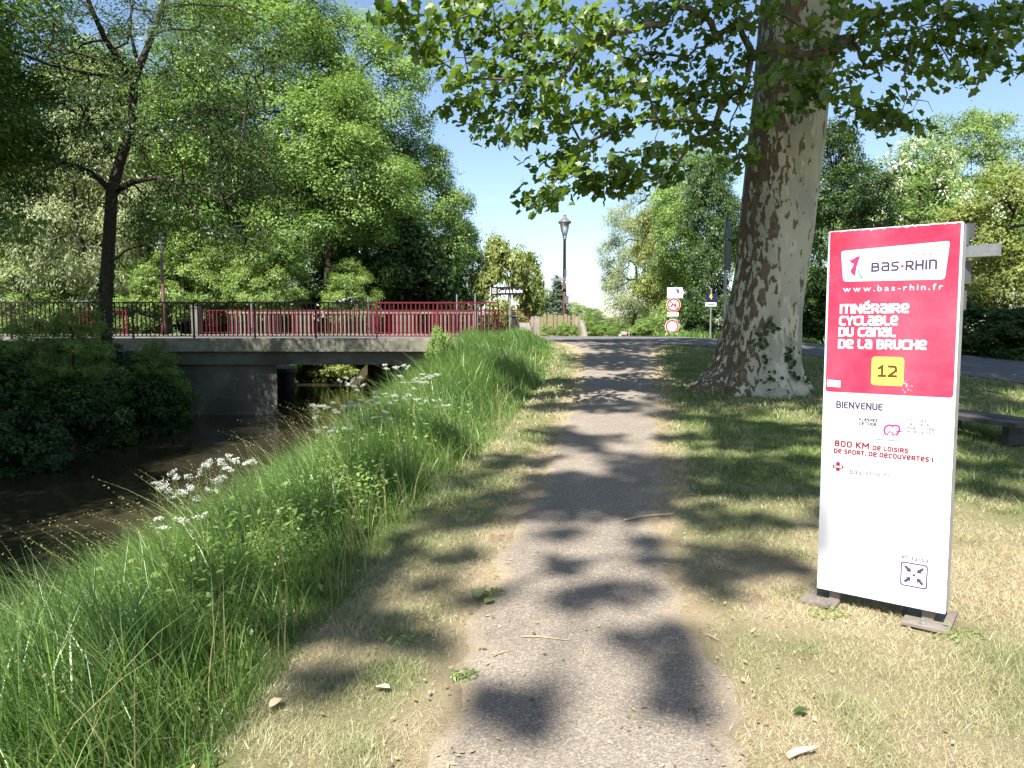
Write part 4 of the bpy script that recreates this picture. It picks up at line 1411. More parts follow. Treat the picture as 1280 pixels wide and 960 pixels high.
def tall_grass():
    rg = np.random.default_rng(61)
    Vs, Fs, Ts, off = [], [], [], 0
    for (y0, y1, dens_, wd, seg, hmul) in [(1.3, 4.0, 4200, 0.0085, 4, 1.0), (4.0, 8.0, 2900, 0.010, 3, 1.0), (8.0, 14.0, 1700, 0.013, 3, 0.95), (14.0, 23.3, 900, 0.020, 3, 0.9)]:
        y = rg.uniform(y0, y1, int(dens_ * (y1 - y0) * 4.6))
        x = rg.uniform(-4.9, 1.4, len(y))
        le = tab(T_LE, y) + 0.16 * (vnoise(y, 0 * y, 1.7, 21) - 0.5) * 2
        rw = tab(T_RW, y)
        edge = le - x
        keep = (edge > rg.random(len(y)) ** 2 * 0.25) & (x > rw - 0.15)
        keep &= rg.random(len(y)) < np.clip(0.35 + edge / 0.5, 0, 1) * (0.45 + 0.9 * vnoise(x, y, 1.6, 23))
        keep &= x > -0.72 * y - 0.6
        x, y, edge = x[keep], y[keep], edge[keep]
        n = len(x)
        z = hgt(x, y) - 0.02
        lump = vnoise(x, y, 0.9, 25)
        hh = (0.10 + 0.52 * np.clip(edge / 0.75, 0, 1)) * (0.65 + 0.7 * lump) * rg.uniform(0.45, 1.25, n) * hmul
        ang = 2 * pi * vnoise(x, y, 0.8, 27) + rg.normal(0, 1.5, n)
        la = np.abs(rg.normal(0.30, 0.26, n)) + (rg.random(n) < 0.14) * rg.uniform(0.2, 0.7, n)
        lean = np.stack([np.cos(ang) * la - 0.16, np.sin(ang) * la - 0.04], 1)
        tone = np.clip(0.38 + 0.7 * (vnoise(x, y, 1.3, 29) - 0.5) + rg.normal(0, 0.26, n) + 0.2 * np.clip(1 - edge / 0.5, 0, 1), 0, 1)
        V, Fc, tv = blades(np.stack([x, y, z], 1), hh, lean, wd * rg.uniform(0.6, 1.4, n), seg, tone, rg)
        Vs.append(V)
        Fs.append(Fc + off)
        Ts.append(tv)
        off += len(V)
    o = link('tall_grass', mesh_np('tall_grass', np.concatenate(Vs), np.concatenate(Fs), M['blade'], {'tone': np.concatenate(Ts)}))
    tag(o, 'tall green grass covering the canal bank beside the path', 'grass', None, 'stuff')
    # arching seed stems
    n = 420
    y = rg.uniform(1.9, 12, n)
    x = tab(T_RC, y) + rg.uniform(-1.6, 0.4, n)
    x = np.where(rg.random(n) < 0.45, tab(T_RC, y) - rg.uniform(0.6, 2.2, n), x)
    hh = rg.uniform(0.6, 1.05, n)
    ang = rg.normal(pi, 0.9, n)
    la = rg.uniform(0.25, 0.85, n)
    lean = np.stack([np.cos(ang) * la, np.sin(ang) * la * 0.6 - 0.1], 1)
    pos = np.stack([x, y, hgt(x, y)], 1)
    V, Fc, tv = blades(pos, hh, lean, np.full(n, 0.0075), 6, rg.random(n), rg)
    # spikelets along the upper third
    sp = []
    for tt in np.linspace(0.66, 1.0, 12):
        up = hh * (tt - 0.28 * np.clip(np.linalg.norm(lean, axis=1), 0, 1.4) * tt ** 2.2)
        c = pos + lean3(lean) * (hh * tt ** 1.8)[:, None]
        c[:, 2] += up
        sp.append(c + rg.normal(size=c.shape) * 0.004)
    sp = np.concatenate(sp)
    V2, F2, t2 = diamonds(sp, np.tile([[0, 0, 1.0]], (len(sp), 1)), 0.017, 0.32, np.clip(rg.normal(0.7, 0.2, len(sp)), 0, 1), rg, droop=-1.5)
    F2 = np.concatenate([F2[:, [0, 1, 2]], F2[:, [0, 2, 3]]]) + len(V)
    o = link('grass_seed_stems', mesh_np('seed_stems', np.concatenate([V, V2]), np.concatenate([Fc, F2]), M['seed'], {'tone': np.concatenate([tv, t2])}))
    tag(o, 'arching straw coloured grass stems with seed heads on the bank', 'grass', None, 'stuff')
    # dry stems and old straw between the green blades
    n = 1700
    y = 1.6 + 15 * rg.random(n) ** 1.5
    x = tab(T_LE, y) - rg.uniform(0.0, 2.6, n) ** 1.1
    k = (x > tab(T_RW, y)) & (x > -0.72 * y - 0.6)
    x, y = x[k], y[k]
    n = len(x)
    ang = rg.uniform(0, 2 * pi, n)
    la = np.abs(rg.normal(0.5, 0.4, n))
    V, Fc, tv = blades(np.stack([x, y, hgt(x, y)], 1), rg.uniform(0.15, 0.75, n), np.stack([np.cos(ang) * la, np.sin(ang) * la], 1), 0.0035 + 0.0012 * y * rg.random(n), 4, np.clip(rg.normal(0.6, 0.3, n), 0, 1), rg)
    o = link('dry_grass_stems', mesh_np('dry_stems', V, Fc, M['seed'], {'tone': tv}))
    tag(o, 'dry straw stems standing among the green bank grass', 'grass', None, 'stuff')
    # broad leaved weeds among the grass
    y = np.concatenate([rg.uniform(3.4, 9.0, 260), rg.uniform(4.0, 6.5, 90)])
    x = np.concatenate([tab(T_LE, y[:260]) - rg.uniform(0.25, 2.8, 260), tab(T_LE, y[260:]) - rg.uniform(0.3, 1.3, 90)])
    c = np.stack([x, y, hgt(x, y) + rg.uniform(0.08, 0.40, len(x))], 1)
    pos, out = clumps(c, np.tile([[0, 0, 1.0]], (len(c), 1)), 16, 0.09, rg, 1.0)
    V, Fc, tv = diamonds(pos, out, 0.052, 0.45, np.clip(rg.normal(0.35, 0.25, len(pos)), 0, 1), rg, up=1.0, rnd=0.6)
    o = link('bank_weeds', mesh_np('bank_weeds', V, Fc, M['leaf_bright'], {'tone': tv}))
    tag(o, 'broad leaved weeds and nettles among the tall bank grass', 'weeds', None, 'stuff')


tall_grass()


def lawn():
    rg = np.random.default_rng(71)
    Vs, Fs, Ts, off = [], [], [], 0
    for (y0, y1, n, wd, hm) in [(2.0, 3.6, 130000, 0.0026, 0.030), (3.6, 6.0, 130000, 0.0036, 0.034), (6.0, 10.0, 100000, 0.007, 0.042), (10.0, 22.8, 80000, 0.016, 0.06)]:
        y = rg.uniform(y0, y1, n)
        x = rg.uniform(-1.6, 0.72 * y + 0.8, n)
        le, pl, pr = tab(T_LE, y), tab(T_PL, y), tab(T_PR, y)
        dist = np.maximum(pl - x, x - pr)
        keep = (x > le - 0.35) & (dist > -0.16 + 0.20 * rg.random(n) ** 0.6)
        ne = np.interp(y, nn[::-1, 1], nn[::-1, 0])
        keep &= ~((x > ne - 0.05) & (y < 22.5))
        dry = dryness(x, y)
        keep &= rg.random(n) < np.where(dist < 0.12, 0.5, 1.0) * (1 - 0.75 * np.clip((0.7 * vnoise(x, y, 2.1, 33) + 0.3 * vnoise(x, y, 7.0, 34) - 0.54) / 0.12, 0, 1) * (y < 8))
        x, y, dry = x[keep], y[keep], dry[keep]
        n2 = len(x)
        z = hgt(x, y) - 0.004
        tuft = vnoise(x, y, 5.0, 35)
        hh = hm * rg.uniform(0.4, 1.3, n2) * (0.45 + 1.1 * tuft + 0.7 * np.clip((vnoise(x, y, 3.1, 37) - 0.72) / 0.1, 0, 1)) * (1.25 - 0.5 * dry)
        ang = rg.uniform(0, 2 * pi, n2)
        la = np.abs(rg.normal(0.5, 0.45, n2)) + dry * 0.8
        lean = np.stack([np.cos(ang) * la, np.sin(ang) * la], 1)
        tone = np.clip(dry * 0.95 + rg.normal(0, 0.2, n2) - 0.3 * np.clip((vnoise(x, y, 3.1, 37) - 0.70) / 0.1, 0, 1), 0, 1)
        V, Fc, tv = blades(np.stack([x, y, z], 1), hh, lean, wd * rg.uniform(0.6, 1.4, n2), 1, tone, rg, 0.4)
        Vs.append(V)
        Fs.append(Fc + off)
        Ts.append(tv)
        off += len(V)
    o = link('lawn_grass', mesh_np('lawn_grass', np.concatenate(Vs), np.concatenate(Fs), M['lawn'], {'tone': np.concatenate(Ts)}))
    tag(o, 'short worn lawn, straw coloured in front and green under the trees', 'grass', None, 'stuff')
    # rough grass at the far side of the road, round the sign posts
    y = np.concatenate([rg.uniform(31.2, 36, 9000), rg.uniform(36, 80, 9000)])
    x = np.concatenate([rg.uniform(6.0, 13, 9000), rg.uniform(-4, 22, 9000)])
    k = np.abs(x - (4.9 + (y - 31) * 0.1535)) > 1.5
    x, y = x[k], y[k]
    V, Fc, tv = blades(np.stack([x, y, hgt(x, y) - 0.02], 1), rg.uniform(0.12, 0.42, len(x)), rg.normal(0, 0.25, (len(x), 2)), np.full(len(x), 0.05), 2, rg.random(len(x)) * 0.8, rg)
    o = link('verge_grass', mesh_np('verge_grass', V, Fc, M['blade'], {'tone': tv}))
    tag(o, 'rough green verge beyond the road around the traffic signs', 'grass', None, 'stuff')


lawn()


# ------------------------------------------------------------------ cow parsley
def parsley(seed, h, n):
    rg = np.random.default_rng(seed)
    st = MB()
    heads = []
    st.tube([(0, 0, 0), (0.02, 0.01, h * 0.4), (0.03, 0.0, h * 0.65)], [0.007, 0.006, 0.005], 5)
    for k in range(n):
        a = 2 * pi * k / n + rg.uniform(-0.4, 0.4)
        rr = rg.uniform(0.06, 0.24)
        top = np.array([rr * cos(a), rr * sin(a), h * rg.uniform(0.82, 1.04)])
        z0 = h * rg.uniform(0.35, 0.62)
        s0 = np.array([0.02, 0.005, z0])
        st.tube([s0, s0 * 0.45 + top * 0.55 + np.array([0.02 * cos(a), 0.02 * sin(a), -0.03]), top - np.array([0, 0, 0.035])], [0.004, 0.003, 0.0025], 4)
        c = []
        R0 = rg.uniform(0.028, 0.044)
        tilt = np.array([0, 0, rg.normal(0, 0.8)])
        for j in range(9):
            b = 2 * pi * j / 8
            u = R0 * (0 if j == 8 else rg.uniform(0.65, 1.0))
            q = top + np.array([u * cos(b), u * sin(b), 0.012 - u * u * 9]) + tilt * u * cos(b)
            st.tube([top - np.array([0, 0, 0.035]), q], 0.0012, 3, False)
            c.append(q)
        heads.append(np.array(c))
    lf = []
    for k in range(9):
        a = rg.uniform(0, 2 * pi)
        lf.append((rg.uniform(0.05, 0.2) * cos(a), rg.uniform(0.05, 0.2) * sin(a), h * rg.uniform(0.2, 0.6)))
    lf = np.array(lf)
    pos, out = clumps(lf, unit(lf), 14, 0.045, rg, 0.5)
    V, Fc, tv = diamonds(pos, out, 0.045, 0.5, rg.random(len(pos)), rg)
    ms = st.mesh('stem', M['stem'])
    ml = mesh_np('leaves', V, Fc, M['leaf_bright'], {'tone': tv})
    mh = []
    for c in heads:
        pos, out = clumps(c, np.tile([[0, 0, 1.0]], (len(c), 1)), 9, 0.008, rg, 1.0)
        V, Fc, tv = diamonds(pos, out, 0.0105, 0.9, rg.random(len(pos)), rg, up=0.8, rnd=0.8)
        mh.append(mesh_np('flower_head', V, Fc, M['umbel'], {'tone': tv}))
    return ms, ml, mh


PV = [parsley(81, 1.0, 7), parsley(82, 0.9, 6), parsley(83, 1.1, 9)]
PL = [  # x, y of the flower heads in the photo, distance, label
    (497, 462, 9.5, 'tallest white cow parsley standing in front of the bridge'), (478, 492, 9.0, 'white cow parsley low in front of the bridge opening'), (455, 505, 8.6, 'white cow parsley left of the tallest one'),
    (520, 480, 9.6, 'white cow parsley nearest the abutment'), (505, 500, 9.0, 'white cow parsley right below the tallest one'), (430, 512, 8.4, 'white cow parsley over the water near the bridge'),
    (400, 512, 8.2, 'white cow parsley leaning out over the canal'), (468, 520, 8.2, 'white cow parsley deep in the grass before the bridge'), (535, 498, 9.8, 'white cow parsley at the top of the bank grass'),
    (415, 545, 7.6, 'pale cow parsley in the middle of the bank'), (545, 545, 8.6, 'single cow parsley among the bank grass'), (300, 578, 6.4, 'right cow parsley of the cluster over the dark water'), (270, 585, 6.2, 'middle cow parsley of the cluster over the dark water'),
    (235, 592, 6.0, 'left cow parsley of the cluster over the dark water'), (215, 612, 5.8, 'lowest cow parsley of the cluster over the dark water'), (232, 672, 5.0, 'cow parsley low among the front bank grass'), (250, 600, 6.1, 'drooping cow parsley in the cluster over the dark water'),
    (440, 480, 9.4, 'thin cow parsley under the bridge edge'), (490, 515, 8.7, 'cow parsley hidden halfway in the bright grass')]
for k, (x, y, d, lab) in enumerate(PL):
    ms, ml, mh = PV[k % 3]
    top = at(x, y, d)
    g = H(top[0], top[1])
    hh = (1.0, 0.9, 1.1)[k % 3]
    t = thing('cow_parsley', lab, 'wildflower', (top[0], top[1], g - 0.03), k * 1.7, 'cow parsley on the canal bank')
    s = np.clip((top[2] - g) / (hh * 0.93), 0.6, 1.7)
    t.scale = (0.85, 0.85, s)
    link('stem', ms, t)
    link('leaves', ml, t)['kind'] = 'stuff'
    for q in mh:
        link('flower_head', q, t)


# ------------------------------------------------------------------ lettering
_fonts = {}


def text_shape(s, unicase=False, offset=0.0, spacing=1.0):
    "2D triangles of a line of text in the built-in face, cap height about 0.7"
    V, Fc = [], []
    x = 0.0
    for ch in s:
        if ch == ' ':
            x += 0.32 * spacing
            continue
        cu = bpy.data.curves.new('t', 'FONT')
        cu.body = ch
        cu.size = 1.0
        cu.offset = offset
        cu.resolution_u = 3
        ob = bpy.data.objects.new('t', cu)
        COL.objects.link(ob)
        dg = bpy.context.evaluated_depsgraph_get()
        dg.update()
        me = bpy.data.meshes.new_from_object(ob.evaluated_get(dg))
        n = len(me.vertices)
        v = np.zeros(n * 3)
        me.vertices.foreach_get('co', v)
        v = v.reshape(-1, 3)[:, :2]
        me.calc_loop_triangles()
        f = np.zeros(len(me.loop_triangles) * 3, int)
        me.loop_triangles.foreach_get('vertices', f)
        f = f.reshape(-1, 3)
        bpy.data.objects.remove(ob)
        bpy.data.curves.remove(cu)
        bpy.data.meshes.remove(me)
        if n == 0:
            continue
        if unicase and ch in 'aenuv':
            v = v * np.array([1.12, 1.33])
        elif unicase and ch == 'é':
            v = v * np.array([1.12, 1.25])
        v[:, 0] -= v[:, 0].min()
        V.append(v + np.array([x, 0]))
        Fc.append(f + sum(len(q) for q in V[:-1]))
        x += v[:, 0].max() + 0.085 * spacing
    return np.concatenate(V), np.concatenate(Fc)


GLYPH = {
    'R': (0.62, [[(0, 0), (0, 1)], [(0, 1), (0.62, 1), (0.62, 0.45), (0, 0.45)], [(0.28, 0.45), (0.64, 0)]]),
    'B': (0.62, [[(0, 0), (0, 1)], [(0, 1), (0.56, 1), (0.56, 0.53), (0, 0.53)], [(0, 0.53), (0.62, 0.53), (0.62, 0), (0, 0)]]),
    'C': (0.58, [[(0.58, 1), (0, 1), (0, 0), (0.58, 0)]]), 'D': (0.64, [[(0, 0), (0, 1)], [(0, 1), (0.64, 1), (0.64, 0), (0, 0)]]),
    'e': (0.62, [[(0, 0.48), (0.62, 0.48), (0.62, 1), (0, 1), (0, 0), (0.60, 0)]]), 'é': (0.62, [[(0, 0.48), (0.62, 0.48), (0.62, 1), (0, 1), (0, 0), (0.60, 0)], [(0.24, 1.24), (0.50, 1.40)]]),
    'a': (0.60, [[(0.04, 1), (0.60, 1), (0.60, 0)], [(0.60, 0.56), (0, 0.56), (0, 0), (0.60, 0)]]), 'n': (0.60, [[(0, 0), (0, 1)], [(0, 1), (0.60, 1), (0.60, 0)]]),
    'N': (0.66, [[(0, 0), (0, 1)], [(0, 1), (0.66, 0)], [(0.66, 0), (0.66, 1)]]), 'L': (0.50, [[(0, 1), (0, 0), (0.50, 0)]]), 'H': (0.64, [[(0, 0), (0, 1)], [(0.64, 0), (0.64, 1)], [(0, 0.5), (0.64, 0.5)]]),
    'I': (0.0, [[(0, 0), (0, 1)]]), 'T': (0.56, [[(0, 1), (0.56, 1)], [(0.28, 1), (0.28, 0)]]), 'U': (0.62, [[(0, 1), (0, 0), (0.62, 0), (0.62, 1)]]),
    'Y': (0.60, [[(0, 1), (0.30, 0.46), (0.60, 1)], [(0.30, 0.46), (0.30, 0)]]), 'S': (0.54, [[(0.54, 1), (0, 1), (0, 0.52), (0.54, 0.52), (0.54, 0), (0, 0)]]),
    'O': (0.64, [[(0, 0.5), (0, 1), (0.64, 1), (0.64, 0), (0, 0), (0, 0.5)]]), '/': (0.36, [[(0, -0.05), (0.36, 1.05)]]), 'P': (0.58, [[(0, 0), (0, 1)], [(0, 1), (0.58, 1), (0.58, 0.42), (0, 0.42)]]),
    'M': (0.84, [[(0, 0), (0, 1)], [(0, 1), (0.42, 0.35)], [(0.42, 0.35), (0.84, 1)], [(0.84, 1), (0.84, 0)]]), 'K': (0.60, [[(0, 0), (0, 1)], [(0.58, 1), (0.02, 0.48)], [(0.14, 0.55), (0.60, 0)]]),
    'V': (0.66, [[(0, 1), (0.33, 0)], [(0.33, 0), (0.66, 1)]]), 'E': (0.50, [[(0.50, 1), (0, 1), (0, 0), (0.50, 0)], [(0, 0.52), (0.44, 0.52)]]), 'F': (0.50, [[(0.50, 1), (0, 1), (0, 0)], [(0, 0.50), (0.42, 0.50)]]),
    'z': (0.52, [[(0, 1), (0.52, 1)], [(0.52, 1), (0, 0)], [(0, 0), (0.52, 0)]]), '-': (0.30, [[(0, 0.45), (0.30, 0.45)]]), ',': (0.0, [[(0.03, 0.05), (-0.03, -0.15)]]), '!': (0.0, [[(0, 1), (0, 0.35)], [(0, 0.0), (0, 0.03)]]),
    '1': (0.52, [[(0, 0.76), (0.28, 1)], [(0.28, 1), (0.28, 0)], [(0, 0), (0.56, 0)]]), '2': (0.60, [[(0, 0.98), (0.60, 0.98), (0.60, 0.52)], [(0.60, 0.56), (0, 0.0)], [(0, 0), (0.62, 0)]]),
    '8': (0.58, [[(0.29, 1), (0.04, 1), (0.04, 0.53), (0.54, 0.53), (0.54, 1), (0.29, 1)], [(0.29, 0.53), (0, 0.53), (0, 0), (0.58, 0), (0.58, 0.53), (0.29, 0.53)]]),
    '0': (0.60, [[(0, 0.5), (0, 1), (0.60, 1), (0.60, 0), (0, 0), (0, 0.5)]])}


def stroke_obj(name, s, u0, u1, v0, v1, y, m, parent, w=0.2, gap=0.14, rad=0.26):
    "lettering drawn with an even rounded stroke; w = stroke width in cap heights"
    runs, x = [], 0.0
    for ch in s:
        if ch == ' ':
            x += 0.34 + w * 0.5
            continue
        gw, st = GLYPH[ch]
        for line in st:
            pts = [np.array(q, float) for q in line]
            out = [pts[0]]
            for i in range(1, len(pts) - 1):
                a, b, c = pts[i - 1], pts[i], pts[i + 1]
                r_ = min(rad, 0.48 * np.linalg.norm(a - b), 0.48 * np.linalg.norm(c - b))
                s_, e_ = b + unit(a - b) * r_, b + unit(c - b) * r_
                out += [(1 - q) ** 2 * s_ + 2 * q * (1 - q) * b + q * q * e_ for q in (0, 0.2, 0.4, 0.6, 0.8, 1)]
            out.append(pts[-1])
            runs.append([p + np.array([x, 0]) for p in out])
        x += gw + w + gap
    xa = min(p[0] for r_ in runs for p in r_) - w / 2
    xb = max(p[0] for r_ in runs for p in r_) + w / 2
    kx, kz = (u1 - u0) / (xb - xa), (v1 - v0)
    h_ = w * kz / 2
    mb, k = MB(), 0

    def pos(p):
        return np.array([u0 + (p[0] - xa) * kx, v0 + h_ + p[1] * (kz - 2 * h_)])
    for r_ in runs:
        q = [pos(p) for p in r_]
        # one continuous ribbon per stroke, each a hair prouder than the last
        tn = [unit(q[min(i + 1, len(q) - 1)] - q[max(i - 1, 0)]) for i in range(len(q))]
        yy = y - 0.00002 * (k % 5)
        k += 1
        q[0], q[-1] = q[0] - tn[0] * h_ * 0.9, q[-1] + tn[-1] * h_ * 0.9
        n_ = len(q)
        vs = [(a[0] - t_[1] * h_, yy, a[1] + t_[0] * h_) for a, t_ in zip(q, tn)] + [(a[0] + t_[1] * h_, yy, a[1] - t_[0] * h_) for a, t_ in zip(q, tn)]
        mb.add(vs, [(i, n_ + i, n_ + i + 1, i + 1) for i in range(n_ - 1)])
    return mb.obj(name, m, parent)


def text_obj(name, s, u0, u1, v0, v1, y, m, parent, unicase=False, offset=0.0, spacing=1.0, cap=0.7, slope=0.0, shear=0.0):
    V, Fc = text_shape(s, unicase, offset, spacing)
    w = V[:, 0].max() - V[:, 0].min()
    X = u0 + (V[:, 0] - V[:, 0].min()) / w * (u1 - u0)
    Z = v0 + V[:, 1] / cap * (v1 - v0) + (X - u0) * slope
    P = np.stack([X + (Z - v0) * shear, np.full(len(X), y), Z], 1)
    a = P[Fc[:, 1]] - P[Fc[:, 0]]
    b = P[Fc[:, 2]] - P[Fc[:, 0]]
    flip = np.cross(a, b)[:, 1] > 0
    Fc = np.where(flip[:, None], Fc[:, ::-1], Fc)
    return link(name, mesh_np(name, P, Fc, m), parent)


def rounded(u0, v0, u1, v1, r, n=5, corners=(1, 1, 1, 1)):
    out = []
    for (cx, cz, a0, k) in ((u0, v0, 180, 0), (u1, v0, 270, 1), (u1, v1, 0, 2), (u0, v1, 90, 3)):
        if not corners[k]:
            out.append((cx, cz))
            continue
        ox = cx + (r if cx == u0 else -r)
        oz = cz + (r if cz == v0 else -r)
        for i in range(n + 1):
            a = R(a0 + 90 * i / n)
            out.append((ox + r * cos(a), oz + r * sin(a)))
    return out


def round_poly(p, r, n=4):
    out = []
    k = len(p)
    for i in range(k):
        a, b, c = np.array(p[i - 1], float), np.array(p[i], float), np.array(p[(i + 1) % k], float)
        s, e = b + unit(a - b) * r, b + unit(c - b) * r
        for q in np.linspace(0, 1, n + 1):
            out.append(tuple((1 - q) ** 2 * s + 2 * q * (1 - q) * b + q * q * e))
    return out


# ------------------------------------------------------------------ the tall information sign
def totem():
    M['panel_white'] = mat('panel_white_enamel', (0.70, 0.68, 0.735), 0.42, noise=[(2.2, (0.60, 0.58, 0.64), 0.5, 0.75), (60, (0.72, 0.71, 0.73), 0.6, 0.7)])
    M['panel_red'] = mat('panel_faded_red', (0.52, 0.018, 0.060), 0.42, noise=[(1.6, (0.58, 0.085, 0.14), 0.42, 0.66), (45, (0.56, 0.07, 0.12), 0.62, 0.72)])
    M['panel_edge'] = mat('panel_edge_metal', (0.42, 0.40, 0.42), 0.5, 0.3, noise=(12, (0.30, 0.28, 0.30), 0.45, 0.7))
    M['print_white'] = mat('print_white', (0.80, 0.79, 0.79), 0.5)
    M['print_dark'] = mat('print_dark', (0.055, 0.035, 0.085), 0.5)
    M['print_brown'] = mat('print_brown', (0.085, 0.045, 0.02), 0.5)
    M['print_red'] = mat('print_faded_red', (0.20, 0.012, 0.03), 0.5)
    M['print_logo_red'] = mat('print_logo_red', (0.55, 0.03, 0.11), 0.5)
    M['print_green'] = mat('print_logo_green', (0.07, 0.33, 0.25), 0.5)
    M['print_pale'] = mat('print_bleached', (0.15, 0.14, 0.17), 0.5)
    M['print_grey'] = mat('print_grey', (0.06, 0.055, 0.075), 0.5)
    M['print_pink'] = mat('print_pink', (0.30, 0.035, 0.19), 0.5)
    M['print_yellow'] = mat('print_yellow', (0.80, 0.66, 0.10), 0.5)
    M['plate_steel'] = mat('foot_plate_steel', (0.24, 0.21, 0.185), 0.7, 0.3, noise=(9, (0.15, 0.125, 0.11), 0.4, 0.7))
    M['shadow_core'] = mat('plate_shadow_black', (0.012, 0.012, 0.013), 0.8)
    bl = np.array([1.7355, 4.1105])
    ang = R(-37.61)
    g = H(*bl)
    t = thing('information_totem', 'tall red and white cycle route sign standing on two steel feet', 'sign', (bl[0], bl[1], 0.0), ang)
    z0 = 0.115                               # bottom of the panel above the ground
    Z = lambda v: v + z0
    Wd, Ht, Dp = 0.637, 2.005, 0.145
    # body, a shallow box with slightly rounded front corners
    MB().prism_y(rounded(0, Z(0), Wd, Z(Ht), 0.006, 3), 0.004, 0.010).obj('front_sheet', M['panel_white'], t)
    MB().box((Wd / 2, 0.0105 + Dp / 2, Z(Ht / 2)), (Wd - 0.004, Dp, Ht - 0.004)).obj('body', M['panel_edge'], t)
    rp = rounded(0.010, Z(1.125), Wd - 0.010, Z(Ht - 0.004), 0.016, 4, (1, 1, 0, 0))
    top = [(x, Z(Ht - 0.004) - abs(rng.normal(0, 0.0028)) - (0.005 if rng.random() < 0.12 else 0)) for x in np.linspace(Wd - 0.010, 0.010, 70)]   # the film is fraying along the top
    MB().prism_y(rp[:-2] + top, 0.0025, 0.0039).obj('red_field', M['panel_red'], t)
    mb = MB()
    for _ in range(26):                                                       # scuffed spots right of the number
        u, v, r_ = 0.415 + rng.normal(0, 0.022), Z(1.175 + rng.normal(0, 0.02)), rng.uniform(0.0012, 0.0042)
        mb.prism_y([(u + r_ * rng.uniform(0.5, 1) * cos(a), v + r_ * rng.uniform(0.5, 1) * sin(a)) for a in np.linspace(0, 2 * pi, 7)[:-1]], 0.0018, 0.0024)
    tag(mb.obj('scuff_marks', M['panel_white'], t), kind='stuff')
    y1, y2, y3 = 0.0012, 0.0002, -0.0008
    pl = MB().prism_y(round_poly([(0.085, Z(1.728)), (0.566, Z(1.722)), (0.582, Z(1.913)), (0.068, Z(1.893))], 0.016), y1, y1 + 0.0012).obj('logo_plate', M['print_white'], t)
    # the red and green emblem
    q = lambda x, y: (x, Z(y))
    sx = lambda px, py: (0.068 + (px - 205) / 865 * 0.514, Z(1.893 - (py - 283 + (px - 205) * 0.09) / 235 * 0.165))
    MB().prism_y([sx(275, 342), sx(300, 345), sx(335, 322), sx(374, 310), sx(360, 345), sx(345, 390), sx(338, 430), sx(336, 470), sx(300, 448), sx(291, 425), sx(312, 395), sx(318, 372), sx(300, 370)], y2, y2 + 0.0008).obj('emblem_red', M['print_logo_red'], pl)
    MB().prism_y([sx(364, 375), sx(360, 410), sx(372, 445), sx(410, 486), sx(380, 478), sx(360, 450), sx(352, 412)], y2, y2 + 0.0008).obj('emblem_green', M['print_green'], pl)
    stroke_obj('lettering', 'BaS', 0.222, 0.356, Z(1.774), Z(1.824), y2, M['print_dark'], pl, 0.2, 0.12)
    MB().box((0.371, y2, Z(1.797)), (0.016, 0.0006, 0.012)).obj('hyphen', M['print_logo_red'], pl)
    stroke_obj('lettering', 'RHIn', 0.386, 0.530, Z(1.774), Z(1.826), y2, M['print_dark'], pl, 0.2, 0.14)
    text_obj('lettering', 'CONSEIL GENERAL', 0.222, 0.530, Z(1.842), Z(1.866), y2, M['print_pale'], pl, False, 0.0)
    text_obj('lettering', 'www.bas-rhin.fr', 0.086, 0.560, Z(1.672), Z(1.704), y1, M['print_white'], t, False, 0.004, 3.0, 0.74)
    for s, u0, u1, v in (('ITINéRaIRe', 0.073, 0.411, 1.554), ('CYCLaBLe', 0.071, 0.3605, 1.490), ('DU CanaL', 0.070, 0.352, 1.429), ('De La BRUCHe', 0.070, 0.4985, 1.364)):
        stroke_obj('lettering', s, u0, u1, Z(v), Z(v + 0.052), y1, M['print_white'], t, 0.225, 0.10)
    npl = MB().prism_y(rounded(0.242, Z(1.172), 0.398, Z(1.324), 0.018), y1, y1 + 0.0012).obj('number_plate', M['print_yellow'], t)
    stroke_obj('lettering', '12', 0.274, 0.367, Z(1.217), Z(1.281), y2, M['print_brown'], npl, 0.19, 0.16)
    MB().prism_y([(0.019, Z(1.153)), (0.088, Z(1.151)), (0.088, Z(1.188)), (0.019, Z(1.190))], y1, y1 + 0.0012).obj('sticker', M['print_white'], t)
    ym = 0.0030
    stroke_obj('lettering', 'BIENVENUE', 0.070, 0.304, Z(1.036), Z(1.075), ym, M['print_dark'], t, 0.20, 0.13)
    stroke_obj('lettering', 'FLaSHez', 0.190, 0.281, Z(0.973), Z(0.991), ym, M['print_grey'], t, 0.24, 0.2)
    stroke_obj('lettering', 'Ce CODe', 0.190, 0.276, Z(0.951), Z(0.969), ym, M['print_grey'], t, 0.24, 0.2)
    for s, v in (('TOUCHez', 0.988), ('Le COeUR', 0.968), ('aVeC VOTRe', 0.948), ('MOBILe nFC', 0.928)):
        stroke_obj('lettering', s, 0.425, 0.425 + 0.0125 * len(s), Z(v), Z(v + 0.014), ym, M['print_pale'], t, 0.22, 0.2)
    # pink figure 67 drawn as a heart
    def band(pts, w):
        pts = np.array(pts, float)
        tn = np.gradient(pts, axis=0)
        tn = unit(tn)
        nm = np.stack([-tn[:, 1], tn[:, 0]], 1) * w / 2
        return [tuple(p) for p in pts + nm] + [tuple(p) for p in (pts - nm)[::-1]]
    mb = MB()
    a = np.linspace(R(60), R(330), 22)
    c1 = [(0.342 + 0.026 * cos(x), Z(0.932) + 0.030 * sin(x)) for x in a]
    mb.prism_y(band(c1, 0.010), ym, ym + 0.0006)
    a = np.linspace(0, 2 * pi, 17)[:-1]
    for i in range(16):
        x0, x1 = a[i], a[i] + 2 * pi / 16
        mb.prism_y([(0.346 + r_ * cos(x), Z(0.914) + r_ * sin(x)) for r_, x in ((0.010, x0), (0.016, x0), (0.016, x1), (0.010, x1))], ym - 0.0003, ym + 0.0003)
